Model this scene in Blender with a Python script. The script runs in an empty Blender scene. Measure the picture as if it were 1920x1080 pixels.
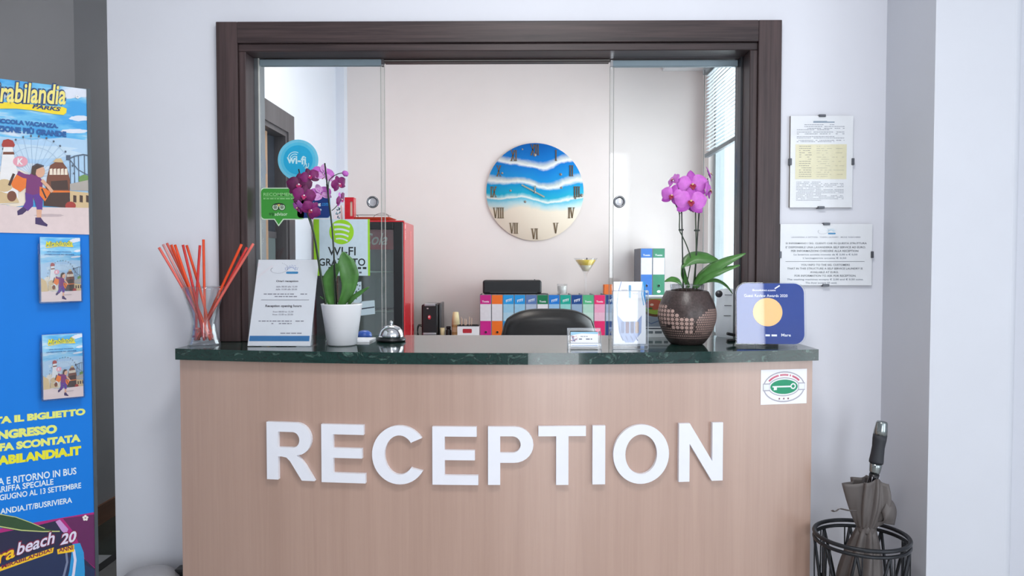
import bpy, bmesh, math, random
from mathutils import Vector, Matrix, Euler
from mathutils.geometry import tessellate_polygon

random.seed(7)
SC = bpy.context.scene
COL = SC.collection
PI = math.pi
R = math.radians

# ------------------------------------------------------------------ camera
F_PX = 1400.0
CAM_Z = 1.36
cam_data = bpy.data.cameras.new('camera')
cam_data.sensor_width = 36.0
cam_data.lens = F_PX / 1920.0 * 36.0
cam_data.clip_start = 0.05
cam = bpy.data.objects.new('camera', cam_data)
COL.objects.link(cam)
cam.location = (0, 0, CAM_Z)
cam.rotation_euler = (R(90 - 1.84), 0, R(0.6))
SC.camera = cam
CROT = cam.rotation_euler.to_matrix()

# ------------------------------------------------------------------ view, world, light
SC.view_settings.view_transform = 'Standard'
SC.view_settings.look = 'None'
SC.view_settings.exposure = 0.0
SC.view_settings.gamma = 1.0
SC.view_settings.use_curve_mapping = False
SC.cycles.use_denoising = True
SC.cycles.max_bounces = 10
SC.cycles.transparent_max_bounces = 16
SC.cycles.sample_clamp_indirect = 6.0
SC.cycles.caustics_reflective = False
SC.cycles.caustics_refractive = False

world = bpy.data.worlds.new('world')
SC.world = world
world.use_nodes = True
bg = world.node_tree.nodes['Background']
bg.inputs[0].default_value = (0.86, 0.95, 1.0, 1)
bg.inputs[1].default_value = 1.5


def area(name, loc, direction, sx, sy, power, col=(1, 1, 1), spread=180):
    l = bpy.data.lights.new(name, 'AREA')
    l.shape = 'RECTANGLE'
    l.size, l.size_y = sx, sy
    l.energy = power
    l.color = col
    l.spread = R(spread)
    o = bpy.data.objects.new(name, l)
    COL.objects.link(o)
    o.location = loc
    o.rotation_euler = Vector(direction).to_track_quat('-Z', 'Y').to_euler()
    return o


# daylight through the lobby's glass front on the right, the glass door behind, the office window
area('daylight_lobby_side_window', (3.28, -1.1, 1.37), (-1, 0, 0), 2.3, 2.6, 56, (0.90, 0.94, 1.0))
area('daylight_lobby_entrance', (0.72, -2.58, 1.35), (0, 1, 0), 0.8, 2.3, 41, (0.90, 0.94, 1.0))
area('daylight_lobby_rear_window', (2.475, -2.58, 1.75), (0, 1, 0), 1.35, 1.8, 7, (0.90, 0.94, 1.0))
area('lobby_ceiling_lamp', (0.1, 0.9, 2.87), (0, 0, -1), 0.5, 0.5, 28, (1.0, 0.985, 0.97))
area('daylight_office_window', (1.75, 4.9, 1.85), (-1, 0, -0.05), 4.4, 2.6, 172, (0.88, 0.95, 1.0))
area('office_warm_fill', (-0.55, 3.7, 2.87), (0, 0, -1), 0.6, 0.6, 12, (1.0, 0.92, 0.84))  # added fill, warms the left of the office; no known fitting
area('hall_fill', (-1.9, 5.6, 2.86), (0, 0, -1), 0.3, 0.3, 4.0, (1.0, 0.95, 0.9))  # added fill that lifts the dark hall and its skirting; no known fitting


# ------------------------------------------------------------------ pixel helpers (1920 x 1080 frame)
def ray(px, py):
    return CROT @ Vector(((px - 960) / F_PX, (540 - py) / F_PX, -1.0))


CAMP = Vector((0, 0, CAM_Z))


def at(px, py, Y):
    d = ray(px, py)
    return CAMP + d * (Y / d.y)


def onz(px, py, Z):
    d = ray(px, py)
    return CAMP + d * ((Z - CAM_Z) / d.z)


class Fr:
    """A flat frame: origin, u axis, v axis, normal towards the viewer."""
    def __init__(s, O, U, V, N=None):
        s.O, s.U, s.V = Vector(O), Vector(U).normalized(), Vector(V).normalized()
        s.N = Vector(N).normalized() if N is not None else s.U.cross(s.V).normalized()

    def p(s, u, v, l=0.0):
        return s.O + s.U * u + s.V * v + s.N * l

    def uv(s, px, py):
        d = ray(px, py)
        t = (s.O - CAMP).dot(s.N) / d.dot(s.N)
        q = CAMP + d * t - s.O
        return (q.dot(s.U), q.dot(s.V))


# ------------------------------------------------------------------ materials
MATS = {}


def lin(c):
    c = c / 255.0
    return c / 12.92 if c <= 0.04045 else ((c + 0.055) / 1.055) ** 2.4


def L3(rgb, k=1.0):
    return tuple(min(1.0, lin(c) * k) for c in rgb) + (1.0,)


def base_nodes(name):
    m = bpy.data.materials.new(name)
    m.use_nodes = True
    nt = m.node_tree
    b = nt.nodes['Principled BSDF']
    return m, nt, b


def coord(nt, scale=(1, 1, 1), kind='Object'):
    tc = nt.nodes.new('ShaderNodeTexCoord')
    mp = nt.nodes.new('ShaderNodeMapping')
    mp.inputs['Scale'].default_value = scale
    nt.links.new(tc.outputs[kind], mp.inputs['Vector'])
    return mp


def noise(nt, vec, scale, detail=3, rough=0.55, dist=0.0):
    n = nt.nodes.new('ShaderNodeTexNoise')
    n.inputs['Scale'].default_value = scale
    n.inputs['Detail'].default_value = detail
    n.inputs['Roughness'].default_value = rough
    n.inputs['Distortion'].default_value = dist
    nt.links.new(vec.outputs[0], n.inputs['Vector'])
    return n


def ramp(nt, fac, stops):
    r = nt.nodes.new('ShaderNodeValToRGB')
    e = r.color_ramp.elements
    while len(e) < len(stops):
        e.new(0.5)
    for k, (p, c) in enumerate(stops):
        e[k].position = p
        e[k].color = c
    nt.links.new(fac, r.inputs['Fac'])
    return r


def bump(nt, b, h, strength, dist=0.002):
    n = nt.nodes.new('ShaderNodeBump')
    n.inputs['Strength'].default_value = strength
    n.inputs['Distance'].default_value = dist
    nt.links.new(h, n.inputs['Height'])
    nt.links.new(n.outputs[0], b.inputs['Normal'])


def mat(name, rgb, rough=0.5, metal=0.0, var=0.05, scale=25.0, stretch=(1, 1, 1), bmp=0.0, coat=0.0, spec=0.5, sheen=0.0):
    if name in MATS:
        return MATS[name]
    m, nt, b = base_nodes(name)
    mp = coord(nt, stretch)
    n = noise(nt, mp, scale)
    r = ramp(nt, n.outputs['Fac'], [(0.3, L3(rgb, 1 - var)), (0.7, L3(rgb, 1 + var))])
    nt.links.new(r.outputs[0], b.inputs['Base Color'])
    b.inputs['Roughness'].default_value = rough
    b.inputs['Metallic'].default_value = metal
    b.inputs['Specular IOR Level'].default_value = spec
    b.inputs['Coat Weight'].default_value = coat
    b.inputs['Coat Roughness'].default_value = 0.03
    if bmp:
        bump(nt, b, n.outputs['Fac'], bmp)
    MATS[name] = m
    return m


def ink(rgb, rough=0.5, coat=0.0):
    return mat('ink_%d_%d_%d_%d' % (rgb[0], rgb[1], rgb[2], int(rough * 10) + int(coat * 100)), rgb, rough, 0, 0.03, 60, coat=coat)


def glass(name, tint=(0.97, 0.99, 0.98), refl=0.06, rough=0.01, edge=0.6):
    """Thin clear sheet: see-through, with a fresnel mirror on top."""
    if name in MATS:
        return MATS[name]
    m, nt, b = base_nodes(name)
    nt.nodes.remove(b)
    out = nt.nodes['Material Output']
    t = nt.nodes.new('ShaderNodeBsdfTransparent')
    mp = coord(nt)
    n = noise(nt, mp, 3.0)
    rr = ramp(nt, n.outputs['Fac'], [(0.3, tint + (1,)), (0.7, tuple(min(1, c * 1.01) for c in tint) + (1,))])
    nt.links.new(rr.outputs[0], t.inputs[0])
    g = nt.nodes.new('ShaderNodeBsdfGlossy')
    g.inputs['Roughness'].default_value = rough
    lw = nt.nodes.new('ShaderNodeLayerWeight')
    lw.inputs['Blend'].default_value = 0.25
    mr = nt.nodes.new('ShaderNodeMapRange')
    mr.inputs['To Min'].default_value = refl
    mr.inputs['To Max'].default_value = edge
    nt.links.new(lw.outputs['Facing'], mr.inputs['Value'])
    mx = nt.nodes.new('ShaderNodeMixShader')
    nt.links.new(mr.outputs[0], mx.inputs[0])
    nt.links.new(t.outputs[0], mx.inputs[1])
    nt.links.new(g.outputs[0], mx.inputs[2])
    nt.links.new(mx.outputs[0], out.inputs['Surface'])
    MATS[name] = m
    return m


def wood(name, c0, c1, grain=(60, 60, 2.0), rough=0.4, scale=1.6, bmp=0.15, spec=0.4, coat=0.0):
    if name in MATS:
        return MATS[name]
    m, nt, b = base_nodes(name)
    mp = coord(nt, grain)
    n = noise(nt, mp, scale, 5, 0.62, 0.3)
    mp2 = coord(nt, tuple(g * 0.12 for g in grain))
    n2 = noise(nt, mp2, scale, 2, 0.5)
    ad = nt.nodes.new('ShaderNodeMath')
    ad.operation = 'ADD'
    nt.links.new(n.outputs['Fac'], ad.inputs[0])
    nt.links.new(n2.outputs['Fac'], ad.inputs[1])
    hf = nt.nodes.new('ShaderNodeMath')
    hf.operation = 'MULTIPLY'
    hf.inputs[1].default_value = 0.5
    nt.links.new(ad.outputs[0], hf.inputs[0])
    r = ramp(nt, hf.outputs[0], [(0.36, L3(c0)), (0.64, L3(c1))])
    nt.links.new(r.outputs[0], b.inputs['Base Color'])
    b.inputs['Roughness'].default_value = rough
    b.inputs['Specular IOR Level'].default_value = spec
    bump(nt, b, n.outputs['Fac'], bmp, 0.0006)
    b.inputs['Coat Weight'].default_value = coat
    b.inputs['Coat Roughness'].default_value = 0.3
    MATS[name] = m
    return m


def marble(name, c0, c1, c2, scale=14, rough=0.06):
    if name in MATS:
        return MATS[name]
    m, nt, b = base_nodes(name)
    mp = coord(nt, (1, 1, 1.6))
    n = noise(nt, mp, scale, 8, 0.7, 1.6)
    r = ramp(nt, n.outputs['Fac'], [(0.32, L3(c0)), (0.5, L3(c1)), (0.56, L3(c0)), (0.68, L3(c2)), (0.74, L3(c1))])
    nt.links.new(r.outputs[0], b.inputs['Base Color'])
    b.inputs['Roughness'].default_value = rough
    MATS[name] = m
    return m


def tiles(name, c0, c1, mort, sz=0.4):
    m, nt, b = base_nodes(name)
    mp = coord(nt)
    br = nt.nodes.new('ShaderNodeTexBrick')
    br.offset = 0.0
    br.inputs['Scale'].default_value = 1.0
    br.inputs['Brick Width'].default_value = sz
    br.inputs['Row Height'].default_value = sz
    br.inputs['Mortar Size'].default_value = 0.003
    n = noise(nt, mp, 5, 7, 0.65, 1.2)
    r = ramp(nt, n.outputs['Fac'], [(0.35, L3(c0)), (0.65, L3(c1))])
    nt.links.new(mp.outputs[0], br.inputs['Vector'])
    nt.links.new(r.outputs[0], br.inputs['Color1'])
    nt.links.new(r.outputs[0], br.inputs['Color2'])
    br.inputs['Mortar'].default_value = L3(mort)
    nt.links.new(br.outputs['Color'], b.inputs['Base Color'])
    b.inputs['Roughness'].default_value = 0.2
    MATS[name] = m
    return m


# ------------------------------------------------------------------ mesh collecting
ORIG = {}


def rot_to(d):
    return Vector(d).to_track_quat('Z', 'Y').to_matrix().to_4x4()


class MB:
    def __init__(s):
        s.v, s.f, s.m = [], [], []

    def mi(s, m):
        if m not in s.m:
            s.m.append(m)
        return s.m.index(m)

    def add(s, verts, faces, m, smooth=False):
        o = len(s.v)
        i = s.mi(m)
        s.v.extend(Vector(p) for p in verts)
        for f in faces:
            s.f.append((tuple(o + k for k in f), i, smooth))
        return s

    def bmadd(s, bm, M, m, smooth=False):
        bm.verts.index_update()
        s.add([M @ v.co for v in bm.verts], [[v.index for v in f.verts] for f in bm.faces], m, smooth)
        bm.free()

    def box(s, lo, hi, m, M=None):
        x0, y0, z0 = lo
        x1, y1, z1 = hi
        vs = [Vector(p) for p in ((x0, y0, z0), (x1, y0, z0), (x1, y1, z0), (x0, y1, z0), (x0, y0, z1), (x1, y0, z1), (x1, y1, z1), (x0, y1, z1))]
        if M is not None:
            vs = [M @ p for p in vs]
        return s.add(vs, [(0, 3, 2, 1), (4, 5, 6, 7), (0, 1, 5, 4), (1, 2, 6, 5), (2, 3, 7, 6), (3, 0, 4, 7)], m)

    def rbox(s, lo, hi, r, m, M=None, seg=3, smooth=True):
        bm = bmesh.new()
        bmesh.ops.create_cube(bm, size=1.0)
        lo, hi = Vector(lo), Vector(hi)
        d = hi - lo
        for v in bm.verts:
            v.co = Vector((v.co.x * d.x, v.co.y * d.y, v.co.z * d.z)) + (lo + hi) / 2
        bmesh.ops.bevel(bm, geom=list(bm.edges), offset=min(r, min(d) * 0.49), segments=seg, affect='EDGES', profile=0.5)
        s.bmadd(bm, M if M is not None else Matrix(), m, False)
        return s

    def lathe(s, prof, m, c=(0, 0, 0), n=32, M=None, smooth=True, cap0=False, cap1=False, a0=0.0, a1=2 * PI):
        full = abs(a1 - a0 - 2 * PI) < 1e-6
        k = n if full else n + 1
        vs, fs = [], []
        c = Vector(c)
        for (r, z) in prof:
            for i in range(k):
                a = a0 + (a1 - a0) * i / n
                p = Vector((r * math.cos(a), r * math.sin(a), z))
                vs.append((M @ p if M is not None else p) + c)
        for j in range(len(prof) - 1):
            for i in range(n):
                i2 = (i + 1) % k
                fs.append((j * k + i, j * k + i2, (j + 1) * k + i2, (j + 1) * k + i))
        if cap0:
            fs.append(tuple(reversed(range(k))))
        if cap1:
            fs.append(tuple((len(prof) - 1) * k + i for i in range(k)))
        return s.add(vs, fs, m, smooth)

    def tube(s, pts, r, m, n=8, smooth=True, closed=False):
        pts = [Vector(p) for p in pts]
        N = len(pts)
        rs = r if isinstance(r, (list, tuple)) else [r] * N
        vs, fs = [], []
        t0 = None
        for i, p in enumerate(pts):
            if closed:
                t = (pts[(i + 1) % N] - pts[i - 1]).normalized()
            else:
                t = (pts[min(i + 1, N - 1)] - pts[max(i - 1, 0)]).normalized()
            if t0 is None:
                a = Vector((0, 0, 1)) if abs(t.z) < 0.9 else Vector((1, 0, 0))
                u = t.cross(a).normalized()
            else:
                u = (u - t * u.dot(t)).normalized()
            w = t.cross(u)
            t0 = t
            for k in range(n):
                an = 2 * PI * k / n
                vs.append(p + (u * math.cos(an) + w * math.sin(an)) * rs[i])
        for i in range(N if closed else N - 1):
            j = (i + 1) % N
            for k in range(n):
                k2 = (k + 1) % n
                fs.append((i * n + k, i * n + k2, j * n + k2, j * n + k))
        if not closed:
            fs.append(tuple(reversed(range(n))))
            fs.append(tuple((N - 1) * n + k for k in range(n)))
        return s.add(vs, fs, m, smooth)

    def flat(s, loops, m, fr, lift=0.0004):
        """A printed shape: outline (first loop) with holes, in the frame's u, v."""
        allp = [p for l in loops for p in l]
        tris = tessellate_polygon([[Vector((p[0], p[1], 0)) for p in l] for l in loops])
        vs = [fr.p(p[0], p[1], lift) for p in allp]
        fs = []
        for t in tris:
            a, b, c = (vs[k] for k in t)
            if (b - a).cross(c - a).dot(fr.N) < 0:
                t = (t[0], t[2], t[1])
            fs.append(tuple(t))
        return s.add(vs, fs, m)

    def prism(s, loops, m, fr, l0, l1, side=None):
        """Outline with holes extruded along the frame's normal from l0 to l1."""
        s.flat(loops, m, fr, l1)
        s.flat(loops, m, Fr(fr.O, fr.U, fr.V, fr.N), l0)
        for l in loops:
            n = len(l)
            vs = [fr.p(p[0], p[1], l0) for p in l] + [fr.p(p[0], p[1], l1) for p in l]
            s.add(vs, [(i, (i + 1) % n, n + (i + 1) % n, n + i) for i in range(n)], side or m)
        return s

    def rect(s, fr, u0, v0, u1, v1, m, lift=0.0004):
        return s.flat([[(u0, v0), (u1, v0), (u1, v1), (u0, v1)]], m, fr, lift)

    def text(s, fr, body, bl, br, tl, m, lift=0.0006, bold=0.0, shear=0.0, res=3, space=1.0):
        """Lettering whose bounding box has the corners bl, br, tl (u, v)."""
        vs, fs = glyphs(body, bold, shear, res, space)
        if not vs:
            return s
        x0 = min(p[0] for p in vs); x1 = max(p[0] for p in vs)
        y0 = min(p[1] for p in vs); y1 = max(p[1] for p in vs)
        out = []
        for (x, y) in vs:
            a = (x - x0) / (x1 - x0)
            b = (y - y0) / max(1e-6, y1 - y0)
            out.append(fr.p(bl[0] + (br[0] - bl[0]) * a + (tl[0] - bl[0]) * b, bl[1] + (br[1] - bl[1]) * a + (tl[1] - bl[1]) * b, lift))
        return s.add(out, fs, m)

    def textbox(s, fr, body, u0, v0, u1, v1, m, **k):
        return s.text(fr, body, (u0, v0), (u1, v0), (u0, v1), m, **k)

    def textpx(s, fr, body, x0, y0, x1, y1, m, **k):
        """Lettering box by its pixel rectangle (y0 top, y1 bottom) on the frame's plane."""
        a = fr.uv(x0, y1); b = fr.uv(x1, y1); c = fr.uv(x0, y0)
        return s.text(fr, body, a, b, c, m, **k)

    def textright(s, fr, body, ur, v0, v1, m, squash=1.0, **k):
        vs, fs = glyphs(body, k.get('bold', 0), k.get('shear', 0), k.get('res', 3), k.get('space', 1.0))
        w = max(p[0] for p in vs) - min(p[0] for p in vs)
        h = max(p[1] for p in vs) - min(p[1] for p in vs)
        wd = (v1 - v0) * w / h * squash
        return s.textbox(fr, body, ur - wd, v0, ur, v1, m, **k)

    def build(s, name, parent=None, solid=None, origin=None, smooth_angle=None):
        me = bpy.data.meshes.new(name)
        if parent is not None:
            o0 = ORIG[parent.name]
        elif origin is not None:
            o0 = Vector(origin)
        else:
            lo = Vector((min(p.x for p in s.v), min(p.y for p in s.v), min(p.z for p in s.v)))
            hi = Vector((max(p.x for p in s.v), max(p.y for p in s.v), max(p.z for p in s.v)))
            o0 = Vector(((lo.x + hi.x) / 2, (lo.y + hi.y) / 2, lo.z))
        me.from_pydata([tuple(p - o0) for p in s.v], [], [f[0] for f in s.f])
        for m in s.m:
            me.materials.append(m)
        for k, p in enumerate(me.polygons):
            p.material_index = s.f[k][1]
            p.use_smooth = s.f[k][2]
        me.update()
        ob = bpy.data.objects.new(name, me)
        COL.objects.link(ob)
        if parent is not None:
            ob.parent = parent
        else:
            ob.location = o0
        ORIG[ob.name] = o0
        if solid:
            md = ob.modifiers.new('thickness', 'SOLIDIFY')
            md.thickness = solid
            md.offset = 0
        return ob


GL = {}


def glyphs(body, bold=0.0, shear=0.0, res=3, space=1.0):
    key = (body, bold, shear, res, space)
    if key in GL:
        return GL[key]
    c = bpy.data.curves.new('lettering', 'FONT')
    c.body = body
    c.offset = bold
    c.shear = shear
    c.resolution_u = res
    c.space_character = space
    o = bpy.data.objects.new('lettering', c)
    COL.objects.link(o)
    dg = bpy.context.evaluated_depsgraph_get()
    dg.update()
    me = bpy.data.meshes.new_from_object(o.evaluated_get(dg))
    out = ([(v.co.x, v.co.y) for v in me.vertices], [tuple(p.vertices) for p in me.polygons])
    fs = []
    for f in out[1]:
        (ax, ay), (bx, by), (cx, cy) = (out[0][f[0]], out[0][f[1]], out[0][f[2]])
        fs.append(f if (bx - ax) * (cy - ay) - (by - ay) * (cx - ax) > 0 else tuple(reversed(f)))
    GL[key] = (out[0], fs)
    bpy.data.objects.remove(o)
    bpy.data.curves.remove(c)
    bpy.data.meshes.remove(me)
    return GL[key]


def tag(o, label, cat, group=None):
    o['label'] = label
    o['category'] = cat
    if group:
        o['group'] = group
    return o


def thing(name, label, cat, loc=(0, 0, 0), group=None):
    o = bpy.data.objects.new(name, None)
    COL.objects.link(o)
    o.location = loc
    o.empty_display_size = 0.05
    ORIG[o.name] = Vector(loc)
    return tag(o, label, cat, group)


def struct(o):
    o['kind'] = 'structure'
    return o


def sbox(name, lo, hi, m, parent=None):
    o = MB().box(lo, hi, m).build(name, parent)
    return o if parent is not None else struct(o)


def ell(cx, cy, rx, ry, n=28, a0=0.0, a1=2 * PI):
    full = abs(a1 - a0 - 2 * PI) < 1e-6
    return [(cx + rx * math.cos(a0 + (a1 - a0) * i / n), cy + ry * math.sin(a0 + (a1 - a0) * i / n)) for i in range(n if full else n + 1)]


def rrect(u0, v0, u1, v1, r, n=6, corners=(1, 1, 1, 1)):
    """Rounded rectangle outline; corners: bottom-left, bottom-right, top-right, top-left."""
    out = []
    for k, (cx, cy, a) in enumerate(((u0 + r, v0 + r, PI), (u1 - r, v0 + r, 1.5 * PI), (u1 - r, v1 - r, 0), (u0 + r, v1 - r, 0.5 * PI))):
        if corners[k]:
            out += [(cx + r * math.cos(a + PI / 2 * i / n), cy + r * math.sin(a + PI / 2 * i / n)) for i in range(n + 1)]
        else:
            out.append(((u0, v0), (u1, v0), (u1, v1), (u0, v1))[k])
    return out


def stroke(pts, w):
    """A 2D polyline thickened to a ribbon outline."""
    a, b = [], []
    n = len(pts)
    for i, p in enumerate(pts):
        q0, q1 = pts[max(0, i - 1)], pts[min(n - 1, i + 1)]
        dx, dy = q1[0] - q0[0], q1[1] - q0[1]
        l = math.hypot(dx, dy) or 1
        nx, ny = -dy / l * w / 2, dx / l * w / 2
        a.append((p[0] + nx, p[1] + ny))
        b.append((p[0] - nx, p[1] - ny))
    return a + b[::-1]


def smooth_path(pts, k=6):
    """Catmull-Rom through the points."""
    pts = [Vector(p) for p in pts]
    out = []
    for i in range(len(pts) - 1):
        p0, p1, p2, p3 = pts[max(0, i - 1)], pts[i], pts[i + 1], pts[min(len(pts) - 1, i + 2)]
        for j in range(k):
            t = j / k
            out.append(0.5 * ((2 * p1) + (p2 - p0) * t + (2 * p0 - 5 * p1 + 4 * p2 - p3) * t * t + (3 * p1 - p0 - 3 * p2 + p3) * t ** 3))
    out.append(pts[-1])
    return out


# ------------------------------------------------------------------ shared materials
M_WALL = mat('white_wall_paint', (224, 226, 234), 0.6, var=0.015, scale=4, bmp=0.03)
M_PIER = mat('dimmed_wall_paint', (208, 211, 219), 0.6, var=0.015, scale=4, bmp=0.03)  # wall white with shade mixed in, since the pier catches too much light
M_OFFICE = mat('office_wall_paint', (232, 221, 216), 0.6, var=0.015, scale=4, bmp=0.03)
M_HALL = mat('grey_wall_paint', (206, 205, 206), 0.65, var=0.02, scale=4)
M_CEIL = mat('ceiling_paint', (232, 232, 234), 0.7, var=0.01, scale=4)
M_WENGE_V = wood('wenge_upright', (40, 31, 33), (82, 66, 66), (70, 70, 2.2), 0.42)
M_WENGE_H = wood('wenge_level', (42, 33, 35), (82, 66, 66), (2.2, 70, 70), 0.42)
M_OAK = wood('pale_oak_veneer', (174, 142, 126), (185, 153, 137), (60, 60, 1.6), 0.36, bmp=0.06, spec=1.0, coat=0.7)
M_STONE = marble('green_marble', (14, 34, 32), (24, 56, 50), (84, 116, 106), 16, 0.07)
M_CHROME = mat('chrome', (225, 227, 230), 0.08, 1.0, 0.02)
M_STEEL = mat('brushed_steel', (170, 172, 176), 0.32, 1.0, 0.05, 40, (1, 1, 12))
M_ALU = mat('aluminium_channel', (140, 146, 150), 0.35, 0.85, 0.03)
M_RAIL = mat('satin_rail', (150, 168, 178), 0.4, 0.3, 0.03)
M_BLACK = mat('black_plastic', (22, 22, 24), 0.35, 0, 0.08)
M_BLACKM = mat('matt_black', (30, 30, 32), 0.7, 0, 0.08)
M_WHITE = mat('white_plastic', (238, 238, 240), 0.35, 0, 0.015)
M_PAPER = mat('white_paper', (246, 247, 251), 0.55, 0, 0.015)
M_GLASS = glass('pane_glass', (0.965, 0.98, 0.982), 0.010, 0.05, 0.30)
M_GEDGE = glass('polished_glass_edge', (0.93, 0.95, 0.945), 0.04, 0.04, 0.35)
M_ACRYL = glass('clear_acrylic', (0.955, 0.965, 0.975), 0.03, 0.02, 0.4)
M_VASE = glass('vase_glass', (0.94, 0.955, 0.965), 0.05, 0.01, 0.75)
M_TUMB = glass('tumbler_glass', (0.985, 0.988, 0.99), 0.02, 0.01, 0.5)
M_LEAF = mat('orchid_leaf', (72, 122, 56), 0.35, 0, 0.2, 30, (1, 1, 1))
M_STEM = mat('orchid_stem', (44, 62, 36), 0.5, 0, 0.2, 60)
M_BARK = mat('bark_mix', (58, 42, 32), 0.9, 0, 0.4, 60, bmp=0.6)

# ================================================================== the setting
YW = 2.48            # lobby face of the reception wall
YB = 2.62            # its office face
CZ = 1.102           # top of the counter
OX0, OX1, OZ1 = -0.925, 0.776, 2.083     # hatch in the wall

M_FLOOR = tiles('lobby_floor_tiles', (176, 172, 168), (206, 203, 200), (140, 138, 136), 0.6)
M_HFLOOR = tiles('dark_green_marble_floor', (22, 28, 22), (62, 72, 58), (20, 22, 20), 0.4)
M_OFLOOR = tiles('office_floor_tiles', (170, 165, 160), (196, 190, 184), (120, 118, 116), 0.4)

sbox('floor', (-3.3, -2.7, -0.1), (3.4, 2.62, 0.0), M_FLOOR)
sbox('floor_hall', (-3.3, 2.62, -0.1), (-1.3, 7.4, 0.0), M_HFLOOR)
sbox('floor_office', (-1.3, 2.62, -0.1), (1.4, 5.5, 0.0), M_OFLOOR)
sbox('ceiling', (-3.3, -2.7, 2.9), (3.4, 7.4, 3.0), M_CEIL)

b = MB()
b.box((-1.364, YW, 0), (OX0, YB, 2.9), M_WALL)
b.box((OX1, YW, 0), (1.20, YB, 2.9), M_WALL)
b.box((OX0, YW, OZ1), (OX1, YB, 2.9), M_WALL)
b.box((OX0, YW, 0), (OX1, YB, 1.066), M_WALL)
struct(b.build('wall_front'))

# pier on the right with a rounded outer corner, and the wall beyond it
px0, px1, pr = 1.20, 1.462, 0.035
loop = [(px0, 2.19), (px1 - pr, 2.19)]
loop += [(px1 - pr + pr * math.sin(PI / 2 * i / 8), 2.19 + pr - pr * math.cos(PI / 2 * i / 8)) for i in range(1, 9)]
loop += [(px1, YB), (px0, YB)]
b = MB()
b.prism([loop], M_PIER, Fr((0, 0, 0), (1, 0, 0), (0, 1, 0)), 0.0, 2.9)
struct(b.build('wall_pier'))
sbox('wall_front_right', (px1, 2.52, 0), (3.4, YB, 2.9), M_WALL)
# lobby side walls
b = MB()
b.box((3.3, -2.7, 0), (3.4, -2.3, 2.9), M_WALL).box((3.3, 0.1, 0), (3.4, 2.62, 2.9), M_WALL)
b.box((3.3, -2.3, 2.7), (3.4, 0.1, 2.9), M_WALL)
struct(b.build('wall_right'))
b = MB()
b.box((-3.3, -2.7, 0), (0.25, -2.6, 2.9), M_WALL).box((3.2, -2.7, 0), (3.4, -2.6, 2.9), M_WALL).box((1.15, -2.7, 0), (1.75, -2.6, 2.9), M_WALL)
b.box((0.25, -2.7, 2.55), (1.15, -2.6, 2.9), M_WALL).box((1.75, -2.7, 2.7), (3.2, -2.6, 2.9), M_WALL).box((1.75, -2.7, 0), (3.2, -2.6, 0.8), M_WALL)
struct(b.build('wall_rear'))
sbox('wall_left', (-3.3, -2.7, 0), (-3.2, 3.72, 2.9), M_HALL)


def window(name, axis, a0, a1, z0, z1, c, w=0.06, mull=1):
    """Framed glazing in a hole: axis 'x' = pane normal along x at x=c (a = y), 'y' = along y at y=c (a = x)."""
    def bx(mb, a, b_, za, zb, d, m):
        if axis == 'x':
            mb.box((c - d, a, za), (c + d, b_, zb), m)
        else:
            mb.box((a, c - d, za), (b_, c + d, zb), m)
    f = MB()
    bx(f, a0, a0 + w, z0, z1, 0.03, M_WFRAME)
    bx(f, a1 - w, a1, z0, z1, 0.03, M_WFRAME)
    bx(f, a0 + w, a1 - w, z0, z0 + w, 0.03, M_WFRAME)
    bx(f, a0 + w, a1 - w, z1 - w, z1, 0.03, M_WFRAME)
    for k in range(mull):
        q = a0 + (a1 - a0) * (k + 1) / (mull + 1)
        bx(f, q - w / 2, q + w / 2, z0 + w, z1 - w, 0.03, M_WFRAME)
    fo = struct(f.build(name))
    g = MB()
    bx(g, a0 + w, a1 - w, z0 + w, z1 - w, 0.004, M_GLASS)
    g.build('pane', fo)
    return fo


M_WFRAME = mat('window_frame_grey', (150, 158, 160), 0.4, 0.2, 0.03)
window('window_2', 'x', -2.3, 0.1, 0.0, 2.7, 3.36)
window('window_3', 'y', 0.25, 1.15, 0.0, 2.55, -2.66, 0.06, 0)
window('window_4', 'y', 1.75, 3.2, 0.8, 2.7, -2.66, 0.06, 0)

# hall on the left
b = MB()
b.box((-3.2, 3.72, 0), (-2.50, 3.9, 2.9), M_HALL)
b.box((-2.50, 3.70, 0), (-2.2, 3.9, 2.9), M_HALL)
b.box((-2.3, 3.9, 0), (-2.2, 7.3, 2.9), M_HALL)
b.box((-2.2, 7.2, 0), (-1.4, 7.3, 2.9), M_HALL)
struct(b.build('wall_hall'))
M_SKIRT = wood('brown_skirting', (136, 88, 60), (166, 114, 82), (2, 2, 60), 0.4)
sbox('baseboard_hall', (-2.2, 3.705, 0), (-2.185, 7.2, 0.10), M_SKIRT)
# white threshold and black inlay strip in the hall floor
sbox('trim_1', (-2.02, 2.66, 0.0), (-1.90, 3.42, 0.004), mat('white_threshold_stone', (196, 198, 200), 0.4, 0, 0.1, 20))
sbox('trim_2', (-1.90, 2.30, 0.0), (-1.855, 3.60, 0.005), M_BLACKM)
sbox('trim_3', (-1.855, 2.30, 0.0), (-1.372, 3.42, 0.003), mat('grey_border_stone', (140, 138, 136), 0.4, 0, 0.08, 14))

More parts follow.
